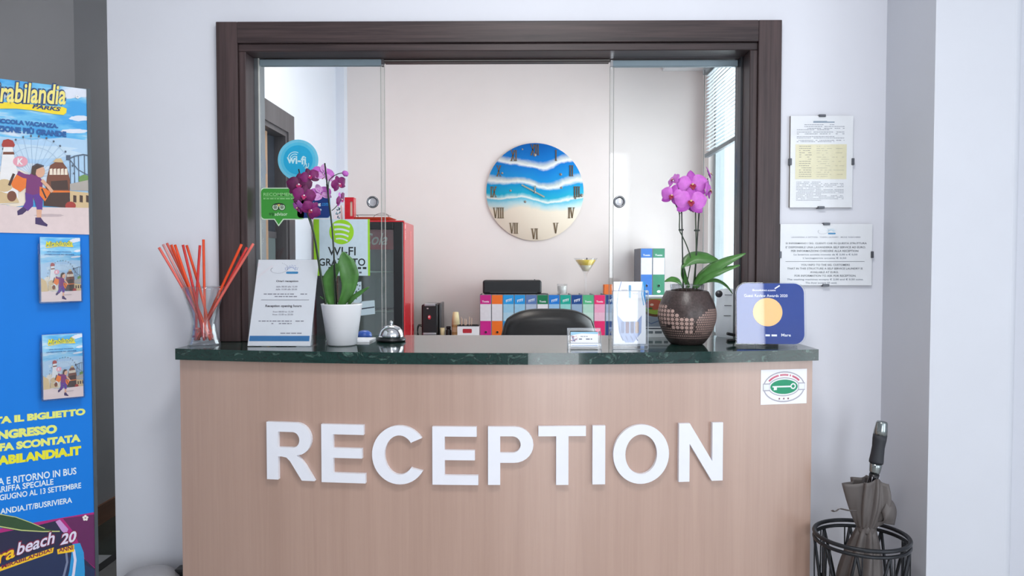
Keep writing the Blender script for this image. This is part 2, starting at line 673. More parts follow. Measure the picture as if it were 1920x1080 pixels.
# office shell
b = MB()
b.box((-1.4, 2.62, 0), (-1.3, 3.32, 2.9), M_WALL).box((-1.4, 4.14, 0), (-1.3, 5.5, 2.9), M_WALL)
b.box((-1.4, 3.32, 2.10), (-1.3, 4.14, 2.9), M_WALL)
struct(b.build('wall_office_left'))
sbox('wall_back', (-1.4, 5.4, 0), (1.41, 5.5, 2.9), M_OFFICE)
sbox('trim_4', (-1.3, 5.30, 0), (-1.242, 5.4, 2.9), M_WALL)
WY0, WY1, WZ0, WZ1 = 3.05, 5.22, 0.84, 2.66
b = MB()
b.box((1.31, 2.62, 0), (1.41, WY0, 2.9), M_OFFICE).box((1.31, WY1, 0), (1.41, 5.4, 2.9), M_OFFICE)
b.box((1.31, WY0, 0), (1.41, WY1, WZ0), M_OFFICE).box((1.31, WY0, WZ1), (1.41, WY1, 2.9), M_OFFICE)
struct(b.build('wall_office_right'))
sbox('trim_5', (1.02, 2.62, 2.74), (1.31, 5.4, 2.9), M_CEIL)
window('window_1', 'x', WY0, WY1, WZ0, WZ1, 1.375, 0.05, 0)

# office door in the left wall: casing, lining, leaf
M_DOORC = wood('dark_grey_door_casing', (70, 66, 68), (92, 88, 90), (40, 40, 1.5), 0.4)
M_DOORL = mat('dark_slate_door_leaf', (50, 54, 62), 0.22, 0, 0.06, 6)
d = MB()
d.box((-1.30, 3.24, 0), (-1.275, 3.33, 2.19), M_DOORC)
d.box((-1.30, 4.13, 0), (-1.275, 4.235, 2.19), M_DOORC)
d.box((-1.30, 3.33, 2.085), (-1.275, 4.13, 2.19), M_DOORC)
d.box((-1.39, 4.105, 0), (-1.285, 4.13, 2.085), M_DOORC)
d.box((-1.39, 3.33, 0), (-1.285, 3.355, 2.085), M_DOORC)
d.box((-1.39, 3.355, 2.06), (-1.285, 4.105, 2.085), M_DOORC)
door = struct(d.build('door_1'))
d = MB()
d.box((-1.385, 3.355, 0.01), (-1.345, 4.10, 2.055), M_DOORL)
leaf = d.build('leaf', door)
d = MB()
d.box((-1.344, 3.94, 0.2), (-1.338, 4.08, 1.50), mat('dark_door_glass', (104, 114, 114), 0.12, 0, 0.08, 3))
d.build('glazing', leaf)
d = MB()
d.box((-1.346, 3.93, 1.50), (-1.335, 4.09, 1.535), M_DOORC)
d.build('rail', leaf)
d = MB()
d.box((-1.345, 3.855, 0.01), (-1.325, 3.925, 2.055), wood('tan_door_edge', (150, 118, 92), (176, 142, 112), (30, 30, 1.5), 0.5))
e = d.build('edge_strip', leaf)
MB().box((-1.3255, 3.88, 1.83), (-1.322, 3.90, 1.90), M_STEEL).build('strike_plate', leaf)

# ------------------------------------------------------------------ hatch frame of dark wood
YF = 2.458
c = thing('hatch_frame', 'dark brown wooden frame around the reception hatch in the white wall', 'frame', (OX0 / 2 + OX1 / 2, YW, CZ))
xl0, xl1 = -0.995, OX0 - 0.0005
xr0, xr1 = OX1, 0.851
zt0, zt1 = 2.083, 2.152
CZB = CZ + 0.0005
b = MB(); b.rbox((xl0, YF, CZB), (xl1, YW, zt1), 0.0015, M_WENGE_V, seg=1); b.build('upright', c)
b = MB(); b.rbox((xr0, YF, CZB), (xr1, YW, zt1), 0.0015, M_WENGE_V, seg=1); b.build('upright', c)
b = MB(); b.rbox((xl1, YF, zt0), (xr0, YW, zt1), 0.0015, M_WENGE_H, seg=1); b.build('head', c)
# stepped lining inside the hatch
gl, gr, gt = -0.902, 0.751, 2.058
b = MB(); b.rbox((OX0, 2.468, CZB), (gl, 2.548, gt), 0.002, M_WENGE_V, seg=1); b.build('lining', c)
b = MB(); b.rbox((gr, 2.468, CZB), (OX1, 2.548, gt), 0.002, M_WENGE_V, seg=1); b.build('lining', c)
b = MB(); b.rbox((OX0, 2.468, gt), (OX1, 2.548, zt0), 0.002, M_WENGE_H, seg=1); b.build('lining', c)
b = MB(); b.box((OX0, 2.548, CZB), (-0.889, 2.612, gt), M_ALU)
b.box((-0.889, 2.548, CZB), (-0.886, 2.555, gt), mat('pale_edge_seal', (196, 196, 190), 0.5))
b.build('glass_channel', c)
b = MB(); b.box((0.745, 2.548, CZB), (OX1, 2.612, gt), mat('dark_alu_channel', (70, 72, 76), 0.4, 0.6)); b.build('glass_channel', c)
b = MB()
b.box((OX0, 2.548, gt), (OX1, 2.612, zt0), M_WENGE_H)
b.box((-0.464, 2.572, 2.050), (0.305, 2.604, gt), mat('bronze_track', (66, 58, 58), 0.4, 0.5))
b.box((-0.464, 2.566, 2.0525), (0.305, 2.572, 2.0545), mat('pale_track_line', (150, 146, 142), 0.5))
b.build('glass_track', c)


# sliding panes
def slide_pane(x0, x1, y, label, pull_px, edge_left):
    t = thing('sliding_glass_pane', label, 'glass pane', ((x0 + x1) / 2, y, CZ), 'sliding panes of the reception hatch')
    z0, z1 = CZ + 0.001, 2.056
    e0, e1 = (x0, x0 + 0.013) if edge_left else (x1 - 0.013, x1)
    b = MB(); b.box((x0 if not edge_left else e1, y - 0.004, z0), (x1 if edge_left else e0, y + 0.004, z1 - 0.02), M_GLASS)
    b.build('glass', t)
    b = MB(); b.box((e0, y - 0.0042, z0), (e1, y + 0.0042, z1 - 0.02), M_GEDGE)
    for q in (e0, e1):
        b.box((q - 0.0006, y - 0.0046, z0), (q + 0.0006, y + 0.0046, z1 - 0.02), mat('ground_glass_line', (168, 164, 158), 0.3))
    b.build('polished_edge', t)
    b = MB(); b.rbox((x0, y - 0.010, 2.034), (x1, y + 0.008, z1), 0.002, M_RAIL, seg=1)
    b.build('top_rail', t)
    b = MB()
    q0, q1 = (x0, x0 + 0.010) if edge_left else (x1 - 0.010, x1)
    b.rbox((q0, y - 0.0108, 2.033), (q1, y + 0.009, z1 + 0.0005), 0.001, M_CHROME, seg=1)
    b.build('rail_end_cap', t)
    p = at(pull_px[0], pull_px[1], y - 0.004)
    b = MB()
    Mx = rot_to((0, -1, 0))
    b.lathe([(0.0135, 0.0), (0.0205, 0.0), (0.0205, 0.004), (0.018, 0.006), (0.0155, 0.005), (0.0135, 0.002)], mat('pull_ring_chrome', (128, 130, 134), 0.22, 0.95), p, 36, Mx)
    b.lathe([(0.0, 0.0012), (0.0105, 0.0012), (0.0135, 0.002)], mat('pull_recess', (205, 205, 208), 0.15, 0.6), p, 36, Mx)
    b.build('finger_pull', t)
    return t


slide_pane(-0.886, at(722, 400, 2.56).x, 2.564, 'left sliding glass pane carrying the blue, green and lime stickers', (699, 379), False)
slide_pane(at(1143, 400, 2.58).x, 0.744, 2.586, 'clear right sliding glass pane with no stickers, behind the pink orchid', (1161, 378.5), True)

# ------------------------------------------------------------------ reception counter
CXL, CXR = -1.0525, 0.9045
XC, HW = (CXL + CXR) / 2, (CXR - CXL) / 2


def yfront(x):
    return 2.262 - 0.105 * (1 - ((x - XC) / HW) ** 2)


cnt = thing('reception_counter', 'bow-fronted reception counter with pale oak panel and dark green marble top', 'counter', (XC, 2.3, 0))
N = 40
front = [(CXL + (CXR - CXL) * i / N, yfront(CXL + (CXR - CXL) * i / N)) for i in range(N + 1)]
loop = front + [(CXR, YW - 0.001), (OX1 - 0.002, YW - 0.001), (OX1 - 0.002, 2.70), (OX0 + 0.002, 2.70), (OX0 + 0.002, YW - 0.001), (CXL, YW - 0.001)]
b = MB()
fz = Fr((0, 0, 0), (1, 0, 0), (0, 1, 0))
ins = 0.003
b.prism([loop], M_STONE, fz, 1.068, CZ)
b.build('stone_top', cnt)
PX0, PX1 = at(339, 700, 2.288).x, at(1521.5, 700, 2.288).x
PREC = 0.022


def ypanel(x):
    return yfront(x) + PREC


panel = [(PX0 + (PX1 - PX0) * i / N, ypanel(PX0 + (PX1 - PX0) * i / N)) for i in range(N + 1)]
loop = panel + [(PX1, YW - 0.001), (PX0, YW - 0.001)]
b = MB()
b.prism([loop], M_OAK, fz, 0.0, 1.0678)
b.build('front_panel', cnt)

# ------------------------------------------------------------------ RECEPTION letters
M_LET = mat('white_acrylic_letters', (236, 238, 246), 0.4, 0, 0.01)


def arc(cx, cy, rx, ry, d0, d1, n=14):
    return [(cx + rx * math.cos(R(d0 + (d1 - d0) * i / n)), cy + ry * math.sin(R(d0 + (d1 - d0) * i / n))) for i in range(n + 1)]


LET = {   # outlines in a unit-high box, width w
    'R': (0.80, [[(0, 0), (0.195, 0), (0.195, 0.405), (0.26, 0.405)] + [(0.34, 0.39), (0.40, 0.33), (0.60, 0), (0.82, 0), (0.66, 0.27), (0.58, 0.37), (0.51, 0.43)]
          + arc(0.50, 0.715, 0.265, 0.285, -68, 88) + [(0, 1)],
          [(0.195, 0.565), (0.195, 0.835)] + arc(0.45, 0.70, 0.115, 0.135, 90, -90)]),
    'E': (0.74, [[(0, 0), (0.745, 0), (0.745, 0.165), (0.20, 0.165), (0.20, 0.425), (0.69, 0.425), (0.69, 0.595), (0.20, 0.595), (0.20, 0.83), (0.72, 0.83), (0.72, 1), (0, 1)]]),
    'P': (0.75, [[(0, 0), (0.20, 0), (0.20, 0.38)] + arc(0.43, 0.69, 0.315, 0.31, -90, 90) + [(0, 1)],
                 [(0.20, 0.55), (0.20, 0.835)] + arc(0.40, 0.6925, 0.135, 0.1425, 90, -90)]),
    'T': (0.79, [[(0.295, 0), (0.50, 0), (0.50, 0.83), (0.79, 0.83), (0.79, 1), (0, 1), (0, 0.83), (0.295, 0.83)]]),
    'I': (0.20, [[(0, 0), (0.205, 0), (0.205, 1), (0, 1)]]),
    'O': (0.94, [ell(0.47, 0.5, 0.475, 0.515, 48), ell(0.47, 0.5, 0.27, 0.345, 40)[::-1]]),
    'C': (0.84, [arc(0.44, 0.5, 0.445, 0.515, 36, 328, 36) + [(0.635, 0.275)] + arc(0.44, 0.5, 0.24, 0.345, -38, -322, 30) + [(0.635, 0.725)]]),
    'N': (0.78, [[(0, 0), (0.19, 0), (0.19, 0.65), (0.59, 0), (0.785, 0), (0.785, 1), (0.595, 1), (0.595, 0.34), (0.19, 1), (0, 1)]]),
}
sign = thing('reception_sign', 'large raised white capital letters spelling RECEPTION across the counter front', 'sign', (XC, ypanel(XC), 0.75))
LPX = [('R', 500, 593, 791, 901), ('E', 603, 687, 795, 906), ('C', 698, 794, 797, 909), ('E', 811, 897, 799, 910), ('P', 915, 1000, 799, 910),
       ('T', 1009, 1098, 798, 910), ('I', 1110, 1134, 797, 909), ('O', 1148, 1254, 795, 908), ('N', 1270, 1355, 792, 903)]
for ch, x0, x1, y0, y1 in LPX:
    yy = ypanel(at((x0 + x1) / 2, 850, 2.18).x)
    yy = ypanel(at((x0 + x1) / 2, 850, yy).x)
    pl, pr_ = at(x0, y1, yy - 0.012), at(x1, y1, yy - 0.012)
    zt, zb = at((x0 + x1) / 2, y0 + 1, yy - 0.012).z, at((x0 + x1) / 2, y1 - 1, yy - 0.012).z
    A = Vector((pl.x, ypanel(pl.x), zb)); B = Vector((pr_.x, ypanel(pr_.x), zb))
    mid = (A.x + B.x) / 2
    U = (B - A).normalized()
    fr = Fr(A, U, (0, 0, 1))
    sag = max(0.0, (Vector((mid, ypanel(mid), zb)) - A).dot(fr.N))
    w, loops = LET[ch]
    xm = max(p[0] for p in loops[0]); xn = min(p[0] for p in loops[0])
    sx = (B - A).length / (xm - xn)
    sz = zt - zb
    ym = max(p[1] for p in loops[0]); yn = min(p[1] for p in loops[0])
    LL = [[((p[0] - xn) * sx, (p[1] - yn) / (ym - yn) * sz) for p in l] for l in loops]
    b = MB(); b.prism(LL, M_LET, fr, sag + 0.0003, sag + 0.0135)
    o = b.build('letter', sign)
    o['label'] = 'white raised letter ' + ch


# sticker on the counter front
yy = ypanel(at(1469, 725, 2.27).x)
A = at(1423, 757.5, yy - 0.001); B = at(1515.5, 757.5, yy - 0.001)
A = Vector((A.x, ypanel(A.x), A.z)); B = Vector((B.x, ypanel(B.x), A.z))
fr = Fr(A, (B - A), (0, 0, 1))
fr.O = fr.O - fr.N * 0.0018
W = (B - A).length
H = W * 64.5 / 92.5
b = MB()
b.prism([[(0, 0), (W, 0), (W, H), (0, H)]], M_PAPER, fr, 0.0025, 0.0031)


def q(x, y):   # crop pixels (1485 x 1080 over 110 x 80) to u, v
    X, Y = 1415 + x / 13.5, 685 + y / 13.5
    return ((X - 1423) / 92.5 * W, (757.5 - Y) / 64.5 * H)


gcol = ink((176, 174, 186)); pink = ink((212, 92, 122)); green = ink((30, 150, 108)); white = ink((236, 240, 244)); dk = ink((120, 40, 70))
cx, cy = q(735, 545)
ku, kv = W / 1249, H / 870
b.flat([ell(cx, cy, 565 * ku, 385 * kv, 40), ell(cx, cy, 535 * ku, 355 * kv, 40)[::-1]], gcol, fr, 0.0034)
b.flat([ell(cx, cy, 430 * ku, 235 * kv, 40), ell(cx, cy, 405 * ku, 212 * kv, 40)[::-1]], gcol, fr, 0.0035)
for (xa, xb) in ((165, 350), (1120, 1305)):
    p0, p1 = q(xa, 640), q(xb, 450)
    b.flat([[(p0[0], p0[1]), (p1[0], p0[1]), (p1[0], p1[1]), (p0[0], p1[1])]], gcol, fr, 0.0036)
    p0, p1 = q(xa + 20, 615), q(xb - 10, 475)
    b.flat([[(p0[0], p0[1]), (p1[0], p0[1]), (p1[0], p1[1]), (p0[0], p1[1])]], white, fr, 0.0037)
b.flat([ell(cx, cy, 370 * ku, 180 * kv, 40)], green, fr, 0.0038)
ring = q(980, 535)
b.flat([ell(ring[0], ring[1], 75 * ku, 75 * kv, 24), ell(ring[0], ring[1], 42 * ku, 42 * kv, 24)[::-1]], white, fr, 0.004)
b.flat([[q(420, 555), q(910, 560), q(910, 520), q(420, 520)]], white, fr, 0.004)
b.flat([[q(455, 625), q(540, 620), q(540, 550), q(455, 550)]], white, fr, 0.0041)
for sx_ in (610, 730, 850):
    c0 = q(sx_, 840)
    pts = []
    for k in range(10):
        rr = (30 if k % 2 == 0 else 13)
        an = PI / 2 + k * PI / 5
        pts.append((c0[0] + rr * ku * math.cos(an), c0[1] + rr * kv * math.sin(an)))
    b.flat([pts], dk, fr, 0.004)
for k in range(26):
    an = R(148 - 116 * k / 25)
    if k in (9, 16, 18):
        continue
    rx, ry = 468 * ku, 300 * kv
    p = Vector((cx + rx * math.cos(an), cy + ry * math.sin(an)))
    t = Vector((rx * math.sin(an), -ry * math.cos(an))).normalized()
    n = Vector((-t.y, t.x))
    bl = p - t * 14 * ku - n * 22 * kv
    br = p + t * 14 * ku - n * 22 * kv
    tl = p - t * 14 * ku + n * 22 * kv
    b.flat([[tuple(bl), tuple(br), tuple(br + tl - bl), tuple(tl)]], pink, fr, 0.004)
tag(b.build('hotel_class_sticker'), 'white rectangular sticker with a green oval key emblem on the oak counter front', 'sticker')

# ================================================================== advertising display on the left
PU = Vector((1.32, 1.0, 0)).normalized()
PO = Vector((at(168, 500, 2.33).x, 2.33, 0))
pf = Fr(PO, PU, (0, 0, 1))
PW = 0.46
TOPV = pf.uv(168, 168)[1]


def pq(pts, fr=pf):
    return [fr.uv(x, y) for x, y in pts]


st = thing('display_stand', 'tall printed advertising panel for an amusement park at the left of the reception wall', 'display stand', tuple(PO + PU * (-PW / 2)))
M_SKYPRINT, nt, bb = base_nodes('printed_sky')
mp = coord(nt, (3.5, 3.5, 14))
nz = noise(nt, mp, 1.4, 4, 0.6)
rr = ramp(nt, nz.outputs['Fac'], [(0.40, L3((38, 160, 228))), (0.52, L3((110, 196, 238))), (0.62, L3((222, 232, 244)))])
nt.links.new(rr.outputs[0], bb.inputs['Base Color'])
bb.inputs['Roughness'].default_value = 0.4
M_BLUE = mat('blue_print', (0, 124, 222), 0.5, 0, 0.02, 3, spec=0.25)
b = MB()
b.box((0, 0, 0), (1, 1, 1), M_ALU, Matrix.Translation(PO + PU * (-PW) - pf.N * 0.018) @ Matrix((tuple(PU * PW) + (0,), tuple(pf.N * 0.0178) + (0,), (0, 0, TOPV, 0), (0, 0, 0, 1))).transposed())
b.build('board', st)
b = MB()
for (u0, u1) in ((-PW - 0.010, -PW), (0.0, 0.010)):
    v = [pf.p(u, z, l) for z in (0.0, TOPV + 0.002) for l in (-0.02, 0.004) for u in (u0, u1)]
    b.add(v, [(0, 1, 3, 2), (4, 6, 7, 5), (0, 4, 5, 1), (2, 3, 7, 6), (0, 2, 6, 4), (1, 5, 7, 3)], mat('dark_edge_profile', (66, 74, 80), 0.45, 0.3))
b.build('edge_profile', st)
b = MB()
v = [pf.p(u, z, l) for z in (0.0, 0.02) for l in (-0.18, 0.14) for u in (-PW, 0.0)]
b.add(v, [(0, 1, 3, 2), (4, 6, 7, 5), (0, 4, 5, 1), (2, 3, 7, 6), (0, 2, 6, 4), (1, 5, 7, 3)], M_ALU)
b.build('foot_plate', st)

# the picture of the amusement park: shapes in frame pixels, drawn on any target through map(px, py) -> (u, v)
YEL = ink((250, 222, 30)); NAVY = ink((22, 58, 110)); LET_BLUE = ink((10, 90, 160)); CREAM = ink((248, 232, 130))
WHITEP = ink((238, 236, 236)); PLAZA = ink((226, 206, 204)); BROWN = ink((120, 66, 42)); DBROWN = ink((66, 40, 30))
ORANGE = ink((236, 118, 30)); PURPLE = ink((92, 40, 140)); PURPLE2 = ink((120, 40, 110)); SKIN = ink((222, 170, 140)); HAIR = ink((70, 48, 34))
SHOE = ink((60, 34, 90)); STEELP = ink((78, 92, 110)); WHEEL = ink((170, 198, 222)); TAN = ink((214, 186, 140)); PINKP = ink((232, 160, 176))
GREY = ink((176, 168, 160)); GREENP = ink((110, 150, 80)); RED = ink((170, 50, 40)); CLOUD = ink((226, 232, 244)); HAZE = ink((240, 226, 206))


def wob(cx, cy, rx, ry, n=26, s=0):
    rnd = random.Random(s)
    return [(cx + rx * math.cos(2 * PI * i / n) * rnd.uniform(0.82, 1.1), cy + ry * math.sin(2 * PI * i / n) * rnd.uniform(0.82, 1.1)) for i in range(n)]


def draw_park(mb, fr, mp_, lift, fine=True, child=(0, 0)):
    def P(pts, m, l=0):
        mb.flat([[mp_(x, y) for x, y in pts]], m, fr, lift + l * 0.00006)
    k = [0]

    def nx():
        k[0] += 1
        return k[0]
    P([(-260, 290), (-60, 262), (0, 256), (60, 262), (120, 258), (172, 264), (172, 372), (-260, 372)], ink((176, 210, 238)), nx())
    P(wob(60, 285, 90, 14, s=11), ink((198, 222, 240)), nx())
    P(wob(136, 176, 34, 9, s=1), CLOUD, nx())
    P(wob(150, 222, 22, 5, s=2), CLOUD, nx())
    P(wob(140, 246, 28, 4, s=6), CLOUD, nx())
    P(wob(40, 330, 70, 26, s=12), ink((214, 226, 238)), nx())
    P(wob(20, 352, 60, 38, s=3), HAZE, nx())
    # big wheel
    for rr_ in (74, 56):
        P(stroke([(62 + rr_ * math.cos(R(a)), 332 + rr_ * math.sin(R(a))) for a in range(180, 361, 9)], 1.3), WHEEL, nx())
    for a in range(190, 356, 11):
        P(stroke([(62 + 8 * math.cos(R(a)), 332 + 8 * math.sin(R(a))), (62 + 74 * math.cos(R(a)), 332 + 74 * math.sin(R(a)))], 0.9), WHEEL, nx())
        P(ell(62 + 77 * math.cos(R(a)), 332 + 77 * math.sin(R(a)), 2.0, 2.2, 8), STEELP, nx())
    # roller coaster
    l = nx()
    for x in (131, 139, 147, 158, 165):
        P(stroke([(x, 292), (x + 1, 345)], 1.6), STEELP, l)
    l = nx()
    P(stroke([(124, 300), (140, 293), (156, 290), (170, 292)], 2.2), STEELP, l)
    P([(124, 291), (132, 291), (131, 301), (124, 300)], STEELP, nx())
    P(stroke([(131, 300), (146, 318), (160, 326), (168, 328)], 1.4), STEELP, nx())
    P(wob(160, 336, 14, 8, s=5), GREENP, nx())
    # buildings on the right
    P([(130, 345), (170, 338), (170, 358), (132, 357)], GREY, nx())
    P([(88, 332), (94, 310), (104, 304), (117, 304), (126, 316), (131, 338), (130, 388), (82, 384)], BROWN, nx())
    l = nx()
    for i in range(5):
        P([(93 + i * 7, 317), (98 + i * 7, 316), (98.5 + i * 7, 328), (92.5 + i * 7, 328)], HAZE, l)
    P([(99, 304), (104, 298), (114, 297), (119, 305)], TAN, nx())
    P([(95, 340), (126, 338), (128, 356), (96, 356)], DBROWN, nx())
    P([(86, 357), (131, 358), (131, 361), (86, 361)], ORANGE, nx())
    P([(131, 358), (170, 362), (170, 392), (131, 388)], TAN, nx())
    l = nx()
    for i in range(3):
        P([(137 + i * 12, 366), (143 + i * 12, 367), (143 + i * 12, 380), (137 + i * 12, 379)], DBROWN, l)
    P([(82, 362), (130, 361), (131, 390), (82, 386)], DBROWN, nx())
    P(ell(132, 386, 10, 8, 14), RED, nx())
    # tower and white building on the left
    P([(0, 330), (4, 290), (8, 268), (22, 268), (26, 290), (34, 330), (34, 380), (-8, 384), (-8, 340)], WHITEP, nx())
    P([(3, 272), (6, 263), (15, 261), (24, 264), (28, 272), (26, 276), (5, 276)], RED, nx())
    P([(6, 285), (26, 285), (27, 290), (5, 290)], BROWN, nx())
    P(ell(8, 348, 16, 12, 16), TAN, nx())
    P([(-8, 356), (10, 362), (30, 366), (36, 380), (-8, 382)], TAN, nx())
    P(ell(22, 368, 9, 10, 14), BROWN, nx())
    P(ell(38, 303, 14, 10, 18), PINKP, nx())
    mb.text(fr, 'K', mp_(32, 309), mp_(43, 309), mp_(33, 297), WHITEP, lift + nx() * 0.00006, 0.03, 0.0, 2)
    # plaza
    P([(-260, 372), (-8, 382), (30, 388), (170, 390), (172, 440), (-8, 436), (-260, 425)], PLAZA, nx())
    P([(-260, 320), (-120, 318), (-20, 340), (-8, 384), (-260, 376)], TAN, nx())
    P(wob(92, 404, 30, 3, s=9), ink((196, 176, 178)), nx())
    # running child
    cx, cy = child
    def C(pts, m):
        P([(x + cx, y + cy) for x, y in pts], m, nx())
    C([(20, 344), (32, 326), (50, 334), (48, 352), (38, 360), (24, 352)], ORANGE)
    C(stroke([(26, 326), (17, 348)], 5), DBROWN)
    C(stroke([(56, 332), (44, 330), (33, 324)], 8), PURPLE2)
    C([(50, 332), (60, 324), (70, 326), (80, 340), (78, 364), (62, 366), (48, 362)], PURPLE2)
    C([(47, 361), (62, 366), (62, 386), (52, 396), (42, 390), (48, 378)], PURPLE)
    C([(61, 366), (78, 362), (80, 376), (79, 394), (69, 394), (66, 380)], PURPLE)
    C([(43, 388), (51, 394), (42, 402), (33, 404), (32, 396)], SHOE)
    C([(68, 393), (78, 393), (77, 410), (69, 410)], SKIN)
    C([(66, 408), (76, 408), (82, 416), (89, 421), (88, 425), (66, 420)], SHOE)
    C([(74, 350), (86, 354), (94, 362), (84, 378), (74, 366)], ORANGE)
    C(stroke([(78, 354), (86, 372)], 3), DBROWN)
    C(stroke([(78, 338), (90, 350), (98, 360)], 6), SKIN)
    C(ell(75, 322, 9, 11, 16), SKIN)
    C([(58, 326), (60, 312), (68, 307), (78, 309), (80, 313), (68, 318), (66, 330)], HAIR)
    C(stroke([(62, 312), (70, 308), (82, 312)], 2.5), ink((70, 66, 78)))


PRINT0 = 0.0004
b = MB()
v430 = pf.uv(100, 432)[1]
b.rect(pf, -PW, v430, 0, TOPV, M_SKYPRINT, PRINT0)
draw_park(b, pf, lambda x, y: (max(-PW, min(0, pf.uv(x, y)[0])), pf.uv(x, y)[1]), PRINT0 + 0.0002)
T = PRINT0 + 0.006 * 0.5
swoosh = [(-60, 199), (-30, 193), (0, 192), (30, 192.5), (60, 196), (90, 199), (118, 201), (125, 204), (124, 212), (119, 216), (100, 214), (60, 207), (30, 204), (0, 204), (-60, 214)]
b.flat([[pf.uv(x, y) for x, y in swoosh]], YEL, pf, T)
bl, br, tl = pf.uv(-36, 193), pf.uv(124, 199), pf.uv(-36, 149)
b.text(pf, 'Mirabilandia', bl, br, tl, NAVY, T + 0.0002, 0.085, 0.15, 3)
bl, br, tl = pf.uv(-34, 190.5), pf.uv(123, 197), pf.uv(-34, 151)
b.text(pf, 'Mirabilandia', bl, br, tl, CREAM, T + 0.0004, 0.022, 0.15, 3)
b.text(pf, 'PARKS', pf.uv(60, 203.5), pf.uv(114, 209.5), pf.uv(60, 195.5), NAVY, T + 0.0005, 0.04, 0.25, 3)


def banner_text(body, xr, yt, yb, m, bold=0.035, squash=1.0, shear=0.0):
    u, v1 = pf.uv(xr, yt)
    v0 = pf.uv(xr, yb)[1]
    b.textright(pf, body, u, v0, v1, m, squash, lift=T + 0.0005, bold=bold, shear=shear)


banner_text('UNA PICCOLA VACANZA,', 109, 232.8, 242.5, LET_BLUE, 0.06, 1.04)
banner_text("UN'EMOZIONE PIÙ GRANDE", 124, 244.5, 257.6, LET_BLUE, 0.06, 0.90)
b.build('top_picture', st)

b = MB()
b.rect(pf, -PW, 0.05, 0, v430, M_BLUE, PRINT0)
vy = pf.uv(100, 438)[1]
b.rect(pf, -PW, vy, 0, v430, YEL, PRINT0 + 0.0003)
T = PRINT0
PALE = ink((232, 238, 120)); LIME = ink((236, 232, 30)); WHT = ink((226, 240, 246))
banner_text('ACQUISTA IL BIGLIETTO', 160, 765, 780, PALE, 0.065, 1.22)
banner_text("D'INGRESSO", 107, 795, 812, PALE, 0.065, 1.06)
banner_text('A TARIFFA SCONTATA', 151, 813.5, 828, PALE, 0.065, 1.06)
banner_text('SU MIRABILANDIA.IT', 152, 835.5, 852.5, LIME, 0.065, 1.0)
banner_text('ANDATA E RITORNO IN BUS', 143, 876, 889, WHT, 0.02, 0.72)
banner_text('A TARIFFA SPECIALE', 100, 897.5, 908.5, WHT, 0.02, 0.80)
banner_text('DAL 29 GIUGNO AL 13 SETTEMBRE', 152, 904.5, 915, WHT, 0.02, 0.74)
banner_text('MIRABILANDIA.IT/BUSRIVIERA', 135, 932, 942.5, WHT, 0.02, 0.80)
b.build('blue_text_field', st)

b = MB()
MAG = ink((176, 12, 118)); NAVY2 = ink((22, 20, 62)); PLUM = ink((96, 14, 84)); SURF = ink((30, 150, 214)); LILAC = ink((200, 150, 210))
DEEP = ink((12, 36, 80)); LEAFP = ink((34, 72, 34)); LEAFE = ink((196, 204, 130)); YB_ = ink((252, 200, 20)); DRED = ink((130, 16, 60)); PALEL = ink((226, 220, 240))
vm = pf.uv(178, 960)[1]
b.rect(pf, -PW, 0.05, 0.0, vm, MAG, PRINT0 + 0.0003)
cl = lambda x, y: (max(-PW, min(-0.0003, pf.uv(x, y)[0])), max(0.052, pf.uv(x, y)[1]))


def lay(pts, m, l):
    b.flat([[cl(x, y) for x, y in pts]], m, pf, PRINT0 + 0.0003 + 0.0001 * l)


lay([(-260, 1060), (0, 999), (70, 985), (106, 976), (122, 1000), (150, 1040), (178, 1066), (178, 1200), (-260, 1300)], NAVY2, 1)
lay([(118, 972), (178, 964), (178, 1064), (160, 1050), (140, 1000)], PLUM, 1.5)
lay([(-260, 1120), (90, 1030), (120, 1040), (178, 1068), (178, 1290), (-260, 1500)], DEEP, 2)
lay([(136, 1020), (150, 1018), (157, 1036), (159, 1070), (158, 1120), (140, 1180), (112, 1200), (118, 1120), (130, 1070)], SURF, 3)
lay(stroke([(138, 1030), (141, 1050), (138, 1075), (130, 1110)], 5), PALEL, 3.5)
lay(stroke([(124, 1034), (126, 1054), (120, 1078), (108, 1110)], 4), ink((120, 130, 160)), 3.6)
lay([(104, 978), (112, 974), (128, 992), (124, 1002), (116, 996)], LILAC, 3)
lay([(-20, 960), (0, 963), (30, 969), (56, 979), (84, 991), (112, 996), (80, 997), (40, 996), (0, 989), (-20, 986)], LEAFP, 4)
lay(stroke([(-20, 985), (0, 987), (40, 994), (80, 996.5), (112, 996)], 2.0), LEAFE, 5)
lay(stroke([(-20, 961), (0, 964), (30, 969.5), (56, 979), (84, 991)], 1.5), LEAFE, 5)
for k in range(5):
    an = R(90 + 72 * k)
    lay(ell(160 + 3.4 * math.cos(an), 971 - 3.4 * math.sin(an), 2.4, 2.4, 10), ink((240, 232, 226)), 5)
lay([(-60, 1092), (0, 1071), (50, 1053), (99, 1036), (101, 1026), (60, 1040), (0, 1063), (-60, 1082)], YB_, 5)
lay([(107, 1030), (139, 1021), (139, 1034), (108, 1039)], YB_, 5)
L_ = PRINT0 + 0.0012
b.text(pf, 'mira', pf.uv(-48, 1079), pf.uv(29, 1044), pf.uv(-48, 1052), DRED, L_, 0.06, 0.1, 3)
b.text(pf, 'mira', pf.uv(-46, 1077), pf.uv(28, 1044), pf.uv(-46, 1054), YB_, L_ + 0.0002, 0.02, 0.1, 3)
b.text(pf, 'beach', pf.uv(30, 1043), pf.uv(103, 1019), pf.uv(31, 1016), DRED, L_, 0.06, 0.15, 3)
b.text(pf, 'beach', pf.uv(31, 1041.5), pf.uv(102, 1018), pf.uv(32, 1018), PALEL, L_ + 0.0002, 0.02, 0.15, 3)
b.text(pf, '20', pf.uv(111, 1023.5), pf.uv(144, 1016), pf.uv(113, 999.5), DRED, L_, 0.07, 0.1, 3)
